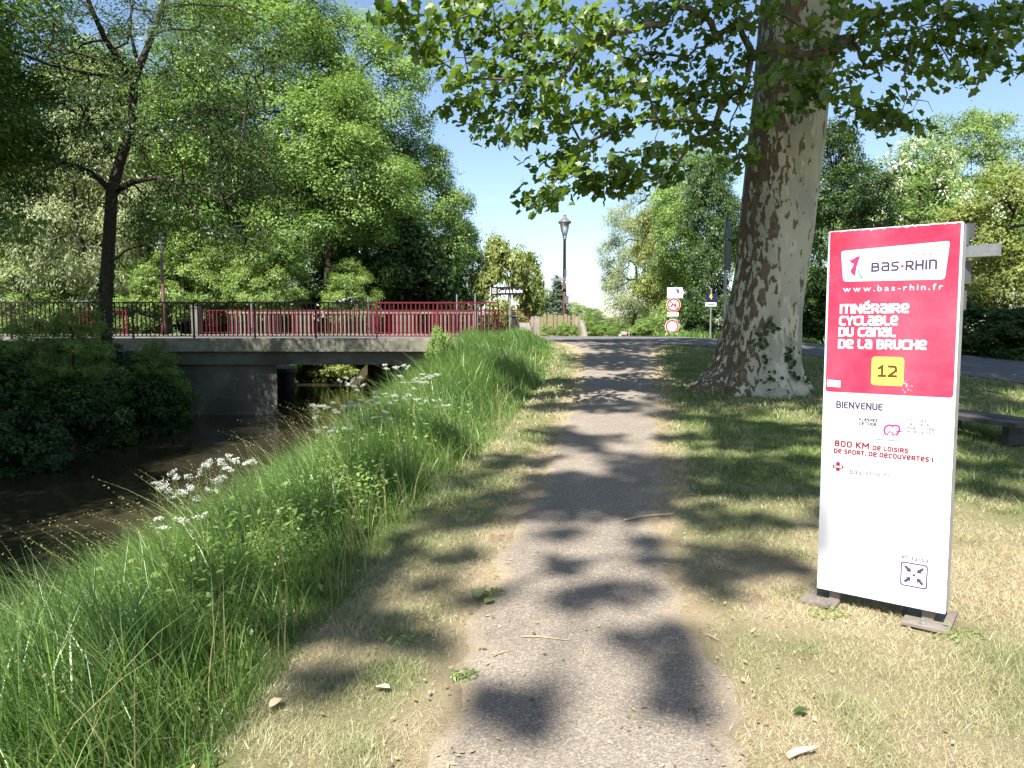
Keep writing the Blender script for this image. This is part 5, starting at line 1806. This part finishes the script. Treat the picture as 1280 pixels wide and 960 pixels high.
    c2 = [(0.352, Z(0.955)), (0.362, Z(0.962)), (0.378, Z(0.963)), (0.388, Z(0.955)), (0.389, Z(0.940)), (0.380, Z(0.920)), (0.366, Z(0.900))]
    mb.prism_y(band(c2, 0.010), ym - 0.0001, ym + 0.0005)
    mb.prism_y([(0.372, Z(0.929)), (0.401, Z(0.929)), (0.401, Z(0.935)), (0.372, Z(0.935))], ym - 0.0002, ym + 0.0004)
    mb.obj('heart_mark', M['print_pink'], t)
    # the curled sticker below them
    mb = MB()
    xs_ = np.linspace(0.10, 0.585, 14)
    vs = [(x, 0.0036 - 0.004 * sin(pi * (x - 0.1) / 0.485) ** 2, Z(0.880 + 0.008 * (x - 0.1) / 0.485)) for x in xs_]
    vt = [(x, 0.0034, Z(0.906 + 0.008 * (x - 0.1) / 0.485)) for x in xs_]
    mb.add(vs + vt, [(i, i + 1, 14 + i + 1, 14 + i) for i in range(13)])
    mb.obj('sticker', M['panel_white'], t)
    stroke_obj('lettering', '800 KM', 0.068, 0.2445, Z(0.821), Z(0.857), ym, M['print_red'], t, 0.23, 0.14)
    stroke_obj('lettering', 'De LOISIRS', 0.262, 0.434, Z(0.820), Z(0.846), ym, M['print_red'], t, 0.25, 0.17)
    stroke_obj('lettering', 'De SPORT, De DeCOUVeRTeS !', 0.066, 0.550, Z(0.784), Z(0.811), ym, M['print_red'], t, 0.25, 0.17)
    MB().prism_y([(0.080, Z(0.685)), (0.100, Z(0.685)), (0.100, Z(0.700)), (0.118, Z(0.700)), (0.118, Z(0.718)), (0.100, Z(0.718)), (0.100, Z(0.735)), (0.080, Z(0.735)), (0.080, Z(0.718)), (0.062, Z(0.718)), (0.062, Z(0.700)), (0.080, Z(0.700))], ym, ym + 0.0006).obj('cross_mark', M['print_red'], t)
    MB().box((0.09, ym - 0.0004, Z(0.709)), (0.040, 0.0006, 0.008)).obj('cross_mark', M['print_white'], t)
    text_obj('lettering', 'bas-rhin.fr', 0.152, 0.356, Z(0.678), Z(0.708), ym, M['print_pale'], t, False, 0.018, 1.4, 0.74)
    stroke_obj('lettering', 'RC 12/12', 0.425, 0.549, Z(0.255), Z(0.272), ym, M['print_grey'], t, 0.22, 0.26)
    # framed meeting point mark
    mb = MB()
    o_, i_ = rounded(0.421, Z(0.110), 0.549, Z(0.240), 0.014), rounded(0.4275, Z(0.1165), 0.5425, Z(0.2335), 0.010)
    n = len(o_)
    mb.add([(p[0], ym, p[1]) for p in o_] + [(p[0], ym, p[1]) for p in i_], [(k, (k + 1) % n, n + (k + 1) % n, n + k) for k in range(n)])
    fr = mb.obj('mark_frame', M['print_dark'], t)
    cx_, cz_ = 0.485, Z(0.175)
    for sgx, sgz in ((1, 1), (1, -1), (-1, 1), (-1, -1)):
        d = np.array([-sgx, -sgz]) / math.sqrt(2)
        nv = np.array([-d[1], d[0]])
        tip = np.array([cx_, cz_]) - d * 0.019
        pts = [tip, tip - d * 0.022 + nv * 0.017, tip - d * 0.019 + nv * 0.0065, tip - d * 0.042 + nv * 0.0065, tip - d * 0.042 - nv * 0.0065, tip - d * 0.019 - nv * 0.0065, tip - d * 0.022 - nv * 0.017]
        MB().prism_y([tuple(p) for p in pts], ym, ym + 0.0006).obj('arrow_mark', M['print_dark'], fr)
    MB().prism_y([(cx_ + 0.007 * cos(x), cz_ + 0.007 * sin(x)) for x in np.linspace(0, 2 * pi, 13)[:-1]], ym, ym + 0.0006).obj('dot_mark', M['print_dark'], fr)
    # feet
    for u, ua, ub in ((0.085, -0.075, 0.115), (0.552, 0.445, 0.665)):
        gx = bl[0] + u * cos(ang)
        f = MB().box(((ua + ub) / 2, 0.10, 0.046), (ub - ua, 0.35, 0.014)).obj('foot_plate', M['plate_steel'], t)
        MB().box((u, 0.09, 0.086), (0.055, 0.10, 0.0655)).obj('foot_post', M['plate_steel'], t)
        MB().lathe([(0.018, 0.0531), (0.018, 0.062), (0.010, 0.063), (0.010, 0.078)], 8, (u - 0.01, -0.035, 0)).obj('anchor_bolt', M['grey_metal'], f)
        MB().box(((ua + ub) / 2, 0.12, 0.018), (ub - ua - 0.03, 0.29, 0.0415)).obj('plate_shadow', M['shadow_core'], t)  # black block standing in for the shadow under the raised plate
    # two brackets on the back of the body
    for v in (1.95, 1.62):
        MB().box((Wd + 0.005 - 0.03, 0.0105 + Dp + 0.03, Z(v)), (0.06, 0.055, 0.10)).obj('bracket', M['sign_back'], t)
    return t


totem()

# finger post behind the sign
fp = at(1192, 420, 5.3)
g = H(fp[0], fp[1])
t = thing('finger_post', 'grey direction board post standing behind the tall red sign', 'signpost', (fp[0], fp[1], g))
MB().tube([(0, 0, -0.1), (0, 0, 2.24 - g)], 0.03, 10).obj('post', M['sign_back'], t)
e0, e1 = at(1204, 316, 5.3), at(1243, 315, 5.15)
ang = math.atan2(e1[1] - e0[1], e1[0] - e0[0])
mx_, my_ = (e0[0] + e1[0]) / 2 - fp[0], (e0[1] + e1[1]) / 2 - fp[1]
bd = MB().box((mx_ - 0.06, my_, e0[2] - g), (0.36, 0.075, 0.082), ang).obj('direction_board', M['grey_metal'], t)
MB().box((mx_ + 0.075, my_ - 0.0385 + 0.075 * sin(ang), e0[2] - g), (0.004, 0.003, 0.03), ang).obj('lettering', M['print_dark'], bd)
MB().box((0.055, -0.02, 2.27 - g), (0.06, 0.06, 0.10)).obj('clamp', M['sign_back'], t)
MB().box((0.05, -0.02, 1.98 - g), (0.05, 0.06, 0.16)).obj('clamp', M['sign_back'], t)

# bench in the shade behind the sign
bp_ = at(1226, 535, 8.9)
g = H(bp_[0], bp_[1])
t = thing('park_bench', 'low dark wooden bench in the shade behind the tall sign', 'bench', (bp_[0], bp_[1], g), R(104))
for k in (-0.17, 0.17):
    MB().box((0, k, 0.24), (1.5, 0.28, 0.05)).obj('seat_plank', M['bench_wood'], t)
for k in (-0.52, 0.52):
    MB().box((k, 0, 0.10), (0.09, 0.40, 0.22)).obj('leg', M['bench_wood'], t)

# ------------------------------------------------------------------ street lamps
def lamp(h):
    t = thing('street_lamp', None, 'street lamp', (0, 0, 0))
    pole_h = h - 0.98
    MB().lathe([(0.15, 0), (0.15, 0.5), (0.10, 0.62), (0.085, 0.9), (0.078, pole_h * 0.62)], 12).obj('pole_base', M['lamp_red'], t, None, True)
    MB().lathe([(0.076, pole_h * 0.62 + 0.002), (0.062, pole_h - 0.05), (0.085, pole_h - 0.04), (0.085, pole_h)], 12).obj('pole', M['lamp_metal'], t, None, True)
    hd = MB().lathe([(0.285, h - 0.30), (0.30, h - 0.27), (0.285, h - 0.21), (0.16, h - 0.12), (0.10, h - 0.06), (0.08, h), (0.05, h + 0.03), (0.08, h + 0.06), (0.02, h + 0.10)], 14).obj('lamp_head', M['lamp_metal'], t, None, True)
    MB().lathe([(0.07, pole_h + 0.12), (0.12, pole_h + 0.3), (0.225, h - 0.305)], 12).obj('lamp_glass', M['glass'], hd, None, True)
    for k in range(4):
        a = R(45 + 90 * k)
        MB().tube([(0.05 * cos(a), 0.05 * sin(a), pole_h), (0.11 * cos(a), 0.11 * sin(a), pole_h + 0.16), (0.20 * cos(a), 0.20 * sin(a), pole_h + 0.42), (0.265 * cos(a), 0.265 * sin(a), h - 0.301)], [0.034, 0.03, 0.026, 0.026], 6).obj('bracket', M['lamp_metal'], hd)
    return t


lp = at(706, 268, 34)
lg = H(lp[0], lp[1])
l1 = lamp(lp[2] - lg - 0.10)
l1.location = (lp[0], lp[1], lg)
l1['label'] = 'street lamp with red lower pole behind the wooden fence'
l1['group'] = 'street lamps'
l2 = copy_tree(l1)
lp2 = at(201, 290, 30.2)
l2.location = (lp2[0], lp2[1], 1.262)
l2.scale = (0.8, 0.8, (lp2[2] - 1.262) / (lp[2] - lg))
l2['label'] = 'thin street lamp on the bridge before the left trees'
# finger boards clamped to the lamp
fb = at(706, 350, 33.6)
t = thing('direction_sign', 'small grey direction boards clamped to the street lamp', 'sign', tuple(fb))
MB().box((-0.33, 0, 0.02), (0.62, 0.03, 0.11), 0.08).obj('board', M['grey_metal'], t)
MB().box((0.33, 0, 0.06), (0.55, 0.03, 0.10), -0.12).obj('board', M['white_sign'], t)
MB().box((0.28, 0.0, -0.09), (0.50, 0.03, 0.09), -0.1).obj('board', M['white_sign'], t)
MB().box((0.03, 0.07, 0.18), (0.10, 0.05, 0.62)).obj('clamp', M['sign_back'], t)
t = thing('junction_box', 'small dark box fixed low on the street lamp pole', 'box', tuple(at(707, 375, 33.8)))
MB().box((0.03, 0, 0), (0.20, 0.12, 0.36)).obj('case', M['sign_back'], t)
MB().box((0.03, -0.065, 0.0), (0.15, 0.008, 0.30)).obj('door', M['lamp_metal'], t)

# ------------------------------------------------------------------ canal name sign on the bridge
c = at(634, 363.5, 30.9)
t = thing('canal_name_sign', 'black canal name board on a post at the end of the bridge', 'sign', (c[0], c[1], DECK + 0.11), R(-20))
zc = c[2] - DECK - 0.11
MB().tube([(0.1, 0.05, 0), (0.1, 0.05, zc + 0.32)], 0.035, 8).obj('post', M['grey_metal'], t)
bw_ = 1.44
bd = MB().box((0, 0, zc), (bw_, 0.05, 0.33)).obj('board', M['black_sign'], t)
MB().box((-bw_ / 2 - 0.011, 0, zc), (0.02, 0.06, 0.34)).obj('edge_trim', M['white_sign'], bd)
text_obj('lettering', 'Canal de la Bruche', -0.40, 0.68, zc - 0.085, zc + 0.075, -0.028, M['white_sign'], bd, False, 0.006)
for k in (-0.08, 0.0, 0.08):
    pts = [(-0.67 + 0.02 * i, zc + k + 0.012 * sin(i * 1.6)) for i in range(11)]
    mb = MB()
    mb.add([(x, -0.027, z - 0.012) for x, z in pts] + [(x, -0.027, z + 0.012) for x, z in pts], [(i, i + 1, 11 + i + 1, 11 + i) for i in range(10)])
    mb.obj('wave_mark', M['white_sign'], bd)

# ------------------------------------------------------------------ palisade fence right of the bridge
a0, a1 = at(663, 392, 33), at(727, 396, 32.2)
L = math.hypot(a1[0] - a0[0], a1[1] - a0[1])
ang = math.atan2(a1[1] - a0[1], a1[0] - a0[0])
gz = 0.85
t = thing('palisade_fence', 'weathered wooden palisade fence between bridge and street lamp', 'fence', (a0[0], a0[1], gz), ang)
for z in (0.35, 1.0):
    MB().box((L / 2, 0.055, z), (L, 0.04, 0.09)).obj('rail', M['wood_grey'], t)
n = 15
for i in range(n):
    hgt_p = 2.17 - gz - 0.10 * (i / n) + rng.uniform(-0.04, 0.04) - (0.10 if i < 4 else 0)
    w = L / n
    mb = MB().prism_y([(-w * 0.44, 0), (w * 0.44, 0), (w * 0.44, hgt_p - 0.03), (w * 0.25, hgt_p), (-w * 0.25, hgt_p), (-w * 0.44, hgt_p - 0.03)], -0.022 - 0.006 * rng.random(), 0.03)
    p = mb.obj('plank', M['wood_grey'] if i < 3 or i == 13 else M['wood'], t, ((i + 0.5) * w, 0, 0))
    p.rotation_euler = (0, R(rng.uniform(-1.6, 1.6)), 0)
# leaning stone post and stones
c = at(733, 430, 31.4)
tag(MB().tube([(0, 0, -0.1), (-0.12, 0, 0.55), (-0.24, 0, 1.0)], [0.15, 0.14, 0.13], 9).obj('leaning_post', M['stone'], None, tuple(c)), 'short pale post leaning at the right end of the wooden fence', 'post')
c = at(655, 412, 29.5)
tag(MB().prism_z([(-0.33, -0.2), (0.3, -0.25), (0.35, 0.2), (-0.28, 0.24)], 0, 0.42).prism_z([(-0.26, -0.14), (0.22, -0.18), (0.26, 0.14), (-0.2, 0.17)], 0.42, 0.55).obj('stone_block', M['stone'], None, (c[0], c[1], 1.2)), 'grey stone block beside the end of the red railing', 'stone')
c = at(642, 405, 29.0)
t = thing('barrier_post', 'dark post with a tilted bar beside the end of the bridge', 'post', (c[0], c[1], 1.18))
MB().box((0, 0, 0.5), (0.16, 0.16, 1.0)).obj('post', M['black_metal'], t)
MB().tube([(-0.45, -0.1, 0.90), (0.55, -0.1, 0.70)], 0.03, 6).obj('bar', M['black_metal'], t)
# plants at the foot of the fence
G_P = 'young plants at the foot of the wooden fence'
for k, (x, y, d, s, lab) in enumerate([(683, 412, 31.0, 0.13, 'climbing plant at the left planks of the wooden fence'), (706, 408, 31.4, 0.15, 'climbing plant in front of the street lamp foot'),
                                       (718, 415, 31.2, 0.12, 'small plant at the right end of the wooden fence'), (697, 418, 31.0, 0.11, 'low plant in the middle of the wooden fence')]):
    p = at(x, y, d)
    plant_tree('fence_plant', PT['bush'], lab, 'plant', (p[0], p[1], H(p[0], p[1]) - 0.05), k, (s, s, s * 1.5), G_P, 'foliage', 'leaf_bright')
# bright sapling by the abutment
p = at(552, 448, 16.5)
plant_tree('sapling', PT['bush'], 'bright leafy sapling by the bridge abutment above the bank grass', 'plant', (p[0], p[1], H(p[0], p[1]) - 0.1), 1.0, (0.17, 0.17, 0.40), None, 'foliage', 'leaf_bright')

# ------------------------------------------------------------------ traffic signs
def disc(mb, cx, cz, r, y0, y1, n=28):
    mb.prism_y([(cx + r * cos(a), cz + r * sin(a)) for a in np.linspace(0, 2 * pi, n + 1)[:-1]], y0, y1)
    return mb


D = 32.0
c = at(842, 432, D)
g = H(c[0], c[1])
t = thing('traffic_sign_post', 'post with two round red bordered traffic signs and white plates', 'traffic sign', (c[0], c[1], g))
s = D / F
zt = lambda y: at(842, y, D)[2] - g
xt = lambda x, y: at(x, y, D)[0] - c[0]
MB().tube([(0, 0.06, -0.1), (0, 0.06, zt(360))], 0.04, 8).obj('post', M['grey_metal'], t)
w = MB().box((xt(843.5, 366), 0, zt(366)), (19 * s, 0.03, 13 * s)).obj('white_panel', M['white_sign'], t)
mb = MB()
for (dx, dz, rr_) in ((-0.03, 0.06, 0.05), (0.05, 0.04, 0.04), (0.0, -0.03, 0.05), (0.06, -0.05, 0.035)):
    mb.prism_y([(xt(847, 364) + dx + rr_ * cos(a), zt(364) + dz + rr_ * sin(a)) for a in np.linspace(0, 2 * pi, 8)[:-1]], -0.018, -0.016)
mb.obj('print', M['print_dark'], w)
for (x, y, nm) in ((842, 381, 'no_mopeds'), (840, 408, 'no_vehicles')):
    r = 8.7 * s
    dsc = disc(MB(), xt(x, y), zt(y), r, -0.012, 0.012).obj('sign_disc', M['white_sign'], t)
    mb = MB()
    aa = np.linspace(0, 2 * pi, 33)
    for i in range(32):
        q = [(xt(x, y) + rad * cos(th), zt(y) + rad * sin(th)) for rad, th in ((r * 0.72, aa[i]), (r * 0.955, aa[i]), (r * 0.955, aa[i + 1]), (r * 0.72, aa[i + 1]))]
        mb.add([(a, -0.0165, b) for a, b in q], [(0, 1, 2, 3)])
    mb.obj('red_border', M['red_sign'], dsc)
    if nm == 'no_mopeds':
        X, Zc = xt(x, y), zt(y)
        d_ = r * 0.52
        MB().prism_y([(X - d_ - 0.02, Zc + d_), (X - d_ + 0.02, Zc + d_ + 0.02), (X + d_ + 0.02, Zc - d_), (X + d_ - 0.02, Zc - d_ - 0.02)], -0.022, -0.018).obj('slash', M['red_sign'], dsc)
        mb = MB()
        for dx in (-0.09, 0.09):
            disc(mb, X + dx, Zc - 0.05, 0.045, -0.0165, -0.0155, 10)
        mb.prism_y([(X - 0.1, Zc - 0.03), (X + 0.1, Zc - 0.02), (X + 0.09, Zc + 0.08), (X + 0.05, Zc + 0.08), (X + 0.03, Zc + 0.02), (X - 0.09, Zc + 0.03)], -0.0163, -0.0150)
        mb.obj('moped_pictogram', M['print_dark'], dsc)
MB().box((xt(841, 393), 0, zt(393)), (14 * s, 0.02, 4.6 * s)).obj('small_plate', M['white_sign'], t)
q_ = MB().box((xt(839.5, 422), 0, zt(421.5)), (14.5 * s, 0.02, 10 * s)).obj('lower_plate', M['white_sign'], t)
MB().box((xt(842.5, 421), -0.0115, zt(420.5)), (5 * s, 0.002, 1.6 * s)).obj('print', M['print_grey'], q_)

D = 30.5
c = at(888, 436, D)
g = H(c[0], c[1])
s = D / F
t = thing('town_sign', 'small dark blue sign with yellow emblem over a white plate', 'traffic sign', (c[0], c[1], g))
zt = lambda y: at(888, y, D)[2] - g
MB().tube([(0, 0.05, -0.1), (0, 0.05, zt(360))], 0.035, 8).obj('post', M['grey_metal'], t)
bd = MB().box((0, 0, zt(372)), (13 * s, 0.03, 10 * s)).obj('blue_panel', M['blue_sign'], t)
MB().prism_y([(-0.09, zt(371)), (0, zt(374.5)), (0.03, zt(371)), (0, zt(367)), (-0.06, zt(368))], -0.019, -0.0165).obj('emblem', M['yellow_sign'], bd)
w = MB().box((-0.02, 0, zt(380.5)), (13.5 * s, 0.03, 4.6 * s)).obj('white_plate', M['white_sign'], t)
MB().box((-0.02, -0.0165, zt(380.5)), (8.5 * s, 0.002, 1.2 * s)).obj('print', M['print_grey'], w)

# danger triangle seen nearly edge-on left of the plane trunk
D = 17.5
c = at(909, 380, D)
g = H(c[0], c[1])
t = thing('danger_sign', 'triangular road sign and panel seen almost edge on beside the plane trunk', 'traffic sign', (c[0], c[1], g), R(62))
zt = lambda y: at(909, y, D)[2] - g
MB().tube([(0, 0.06, -0.1), (0, 0.06, zt(268))], 0.035, 8).obj('post', M['grey_metal'], t)
MB().prism_y([(-0.42, zt(298)), (0.42, zt(298)), (0.0, zt(267))], 0.0, 0.025).obj('triangle_plate', M['sign_back'], t)
MB().box((0.0, 0.0125, zt(319)), (0.62, 0.025, zt(301) - zt(338))).obj('lower_panel', M['sign_back'], t)

# far yield sign and barrier on the path
D = 62.0
c = at(778, 424, D)
g = H(c[0], c[1])
t = thing('yield_sign', 'white back of a small yield sign far down the path', 'traffic sign', (c[0], c[1], g))
zt = lambda y: at(778, y, D)[2] - g
MB().tube([(0, 0.06, -0.1), (0, 0.06, zt(421))], 0.05, 6).obj('post', M['white_sign'], t)
MB().prism_y([(-0.28, zt(418.5)), (0.28, zt(418.5)), (0, zt(424.5))], 0, 0.02).obj('triangle_plate', M['white_sign'], t)
MB().box((0, 0, zt(427)), (0.3, 0.03, 0.25)).obj('plate', M['white_sign'], t)
D = 58.0
c = at(785, 428, D)
t = thing('path_barrier', 'red and white barrier across the far path', 'barrier', (c[0], c[1], H(c[0], c[1])))
MB().box((-0.32, 0, 0.28), (0.42, 0.3, 0.30)).obj('block', M['white_sign'], t)
MB().box((-0.32, 0, 0.47), (0.42, 0.3, 0.075)).obj('red_band', M['red_sign'], t)
for x in (0.2, 0.45):
    MB().tube([(x, 0, 0), (x, 0, 0.62)], 0.06, 6).obj('post', M['sign_back'], t)
    MB().tube([(x, 0, 0.621), (x, 0, 0.86)], 0.062, 6).obj('post_cap', M['white_sign'], t)
MB().box((0.55, 0.05, 0.30), (0.9, 0.05, 0.10)).obj('bar', M['red_sign'], t)

# ------------------------------------------------------------------ right fence with its little red sign
p0, p1 = at(1120, 391, 23.5), at(1330, 387, 20.5)
L = math.hypot(p1[0] - p0[0], p1[1] - p0[1])
ang = math.atan2(p1[1] - p0[1], p1[0] - p0[0])
g0 = H((p0[0] + p1[0]) / 2, (p0[1] + p1[1]) / 2) - 0.05
t = thing('wire_fence', 'thin dark fence along the hedge at the right edge', 'fence', (p0[0], p0[1], g0), ang)
hh = p0[2] - g0
MB().box((L / 2, 0, hh), (L, 0.05, 0.05)).obj('top_rail', M['black_metal'], t)
n = 3
for i in range(n + 1):
    x = min(L - 0.03, max(0.03, L * i / n - (0.38 if i == 2 else 0)))
    MB().box((x, 0, (hh - 0.026) / 2), (0.06, 0.06, hh - 0.026)).obj('post', M['black_metal'], t)
for z in (0.3, 0.65, 0.95):
    MB().box((L / 2, 0.034, z), (L - 0.06, 0.006, 0.006)).obj('wire', M['black_metal'], t)
c = at(1266, 419, 21.2)
tag(MB().box((0, 0, 0), (0.30, 0.03, 0.16)).obj('warning_plate', M['red_sign'], None, (c[0], c[1] - 0.12, c[2])), 'small red plate hanging on the fence at the right edge', 'sign')


# ------------------------------------------------------------------ litter on the ground
def twig(x0, y0, x1, y1, r, label, m='dead'):
    a, b = ground_at(x0, y0), ground_at(x1, y1)
    v = b - a
    k = np.array([-v[1], v[0], 0]) * 0.06
    up = np.array([0, 0, 0.02 + r])
    o = MB().tube([up * 1, v * 0.35 + k + up, v * 0.7 + k * 0.4 + up, v + up], [r, r * 1.1, r * 0.8, r * 0.5], 6).obj('twig', M[m], None, tuple(a))
    tag(o, label, 'twig', 'twigs lying about')


twig(652, 801, 712, 806, 0.004, 'thin reddish twig lying across the middle of the path')
twig(616, 826, 640, 818, 0.003, 'tiny twig on the left half of the path')
twig(780, 655, 842, 646, 0.010, 'long pale stick lying across the path in the shade')
twig(985, 955, 1020, 944, 0.012, 'bleached stick on the straw lawn at the bottom edge', 'dead_leaf')
twig(880, 797, 900, 806, 0.003, 'small twig at the right edge of the path')
twig(222, 884, 255, 898, 0.012, 'brown broken stick among the front grass')


def ground_leaf(x, y, size, label, m, n=1):
    p = ground_at(x, y)
    rg = np.random.default_rng(int(x))
    a = rg.uniform(0, 2 * pi)
    u = np.array([0, 0.18, 0.45, 0.75, 1.0])
    wv = np.array([0.04, 0.26, 0.33, 0.22, 0.02]) * size
    V = []
    for uu, ww in zip(u, wv):
        cz = 0.03 + size * (0.25 * (uu - 0.5) ** 2 + 0.05 * sin(uu * 5))
        c = np.array([cos(a), sin(a), 0]) * (uu - 0.5) * size
        n_ = np.array([-sin(a), cos(a), 0])
        V += [c + n_ * ww + [0, 0, cz + ww * 0.5], c + [0, 0, cz], c - n_ * ww + [0, 0, cz + ww * 0.3]]
    Fc = [(3 * i + j, 3 * i + j + 1, 3 * i + j + 4, 3 * i + j + 3) for i in range(4) for j in (0, 1)]
    tn = np.full(15, 0.7)
    o = link('fallen_leaf', mesh_np('fallen_leaf', V, Fc, M[m], {'tone': tn}), None, tuple(p))
    tag(o, label, 'leaf', 'fallen leaves on the ground')


ground_leaf(344, 888, 0.075, 'pale dry leaf at the edge of the front grass', 'dead_leaf')
ground_leaf(597, 749, 0.13, 'large pale green leaf at the left edge of the path', 'leaf_willow')
ground_leaf(612, 758, 0.08, 'small green leaf beside the large pale one', 'leaf_bright')
ground_leaf(1000, 898, 0.07, 'dark green leaf on the straw lawn', 'leaf_dark')
ground_leaf(478, 868, 0.07, 'brown leaf on the left lawn', 'dead_leaf')

def litter():
    rg = np.random.default_rng(95)
    n = 900
    y = 2.2 + 12 * rg.random(n) ** 1.6
    pl, pr = tab(T_PL, y), tab(T_PR, y)
    x = np.where(rg.random(n) < 0.6, np.where(rg.random(n) < 0.5, pl, pr) + rg.normal(0, 0.22, n), rg.uniform(-1.2, 0.7 * y, n))
    k = (x > tab(T_LE, y) - 0.1) & (x < 0.72 * y + 0.6)
    x, y = x[k], y[k]
    z = hgt(x, y) + 0.022
    V, Fc, tn = diamonds(np.stack([x, y, z], 1), rg.normal(size=(len(x), 3)) * 0.2, 0.026, 0.5, rg.random(len(x)), rg, up=1.6, ob=0.2, rnd=0.35, droop=0)
    o = link('leaf_litter', mesh_np('leaf_litter', V, Fc, leafmat('litter_bits', (0.10, 0.07, 0.045), (0.42, 0.33, 0.20), 0.1), {'tone': tn}))
    tag(o, 'small dry leaf bits scattered on the lawn and path margins', 'litter', None, 'stuff')


litter()

# low weeds: at the path edge and by the right foot of the sign
G_W = 'low weeds in the worn lawn'
for k, (x, y, s, lab) in enumerate([(1195, 797, 0.15, 'flat green weed in front of the right foot of the sign'), (580, 850, 0.07, 'green weed at the left edge of the path'), (618, 745, 0.07, 'green tuft where the path meets the left lawn'),
                                    (1035, 770, 0.12, 'faint green tuft in front of the left foot of the sign'), (500, 800, 0.14, 'green weed in the shade patch of the left lawn')]):
    p = ground_at(x, y)
    rg = np.random.default_rng(900 + k)
    m_ = 46
    a = rg.uniform(0, 2 * pi, m_)
    rr_ = s * rg.random(m_) ** 0.6
    c = np.stack([rr_ * np.cos(a), rr_ * np.sin(a) * 0.7, rg.uniform(0.012, 0.045, m_)], 1)
    V, Fc, tn = diamonds(c, np.stack([np.cos(a), np.sin(a), 0 * a], 1), 0.038, 0.3, rg.random(m_), rg, up=1.2, rnd=0.7, droop=0)
    o = link('weed_rosette', mesh_np('low_weed', V, Fc, M['leaf_bright'], {'tone': tn}), None, tuple(p))
    tag(o, lab, 'weed', G_W)
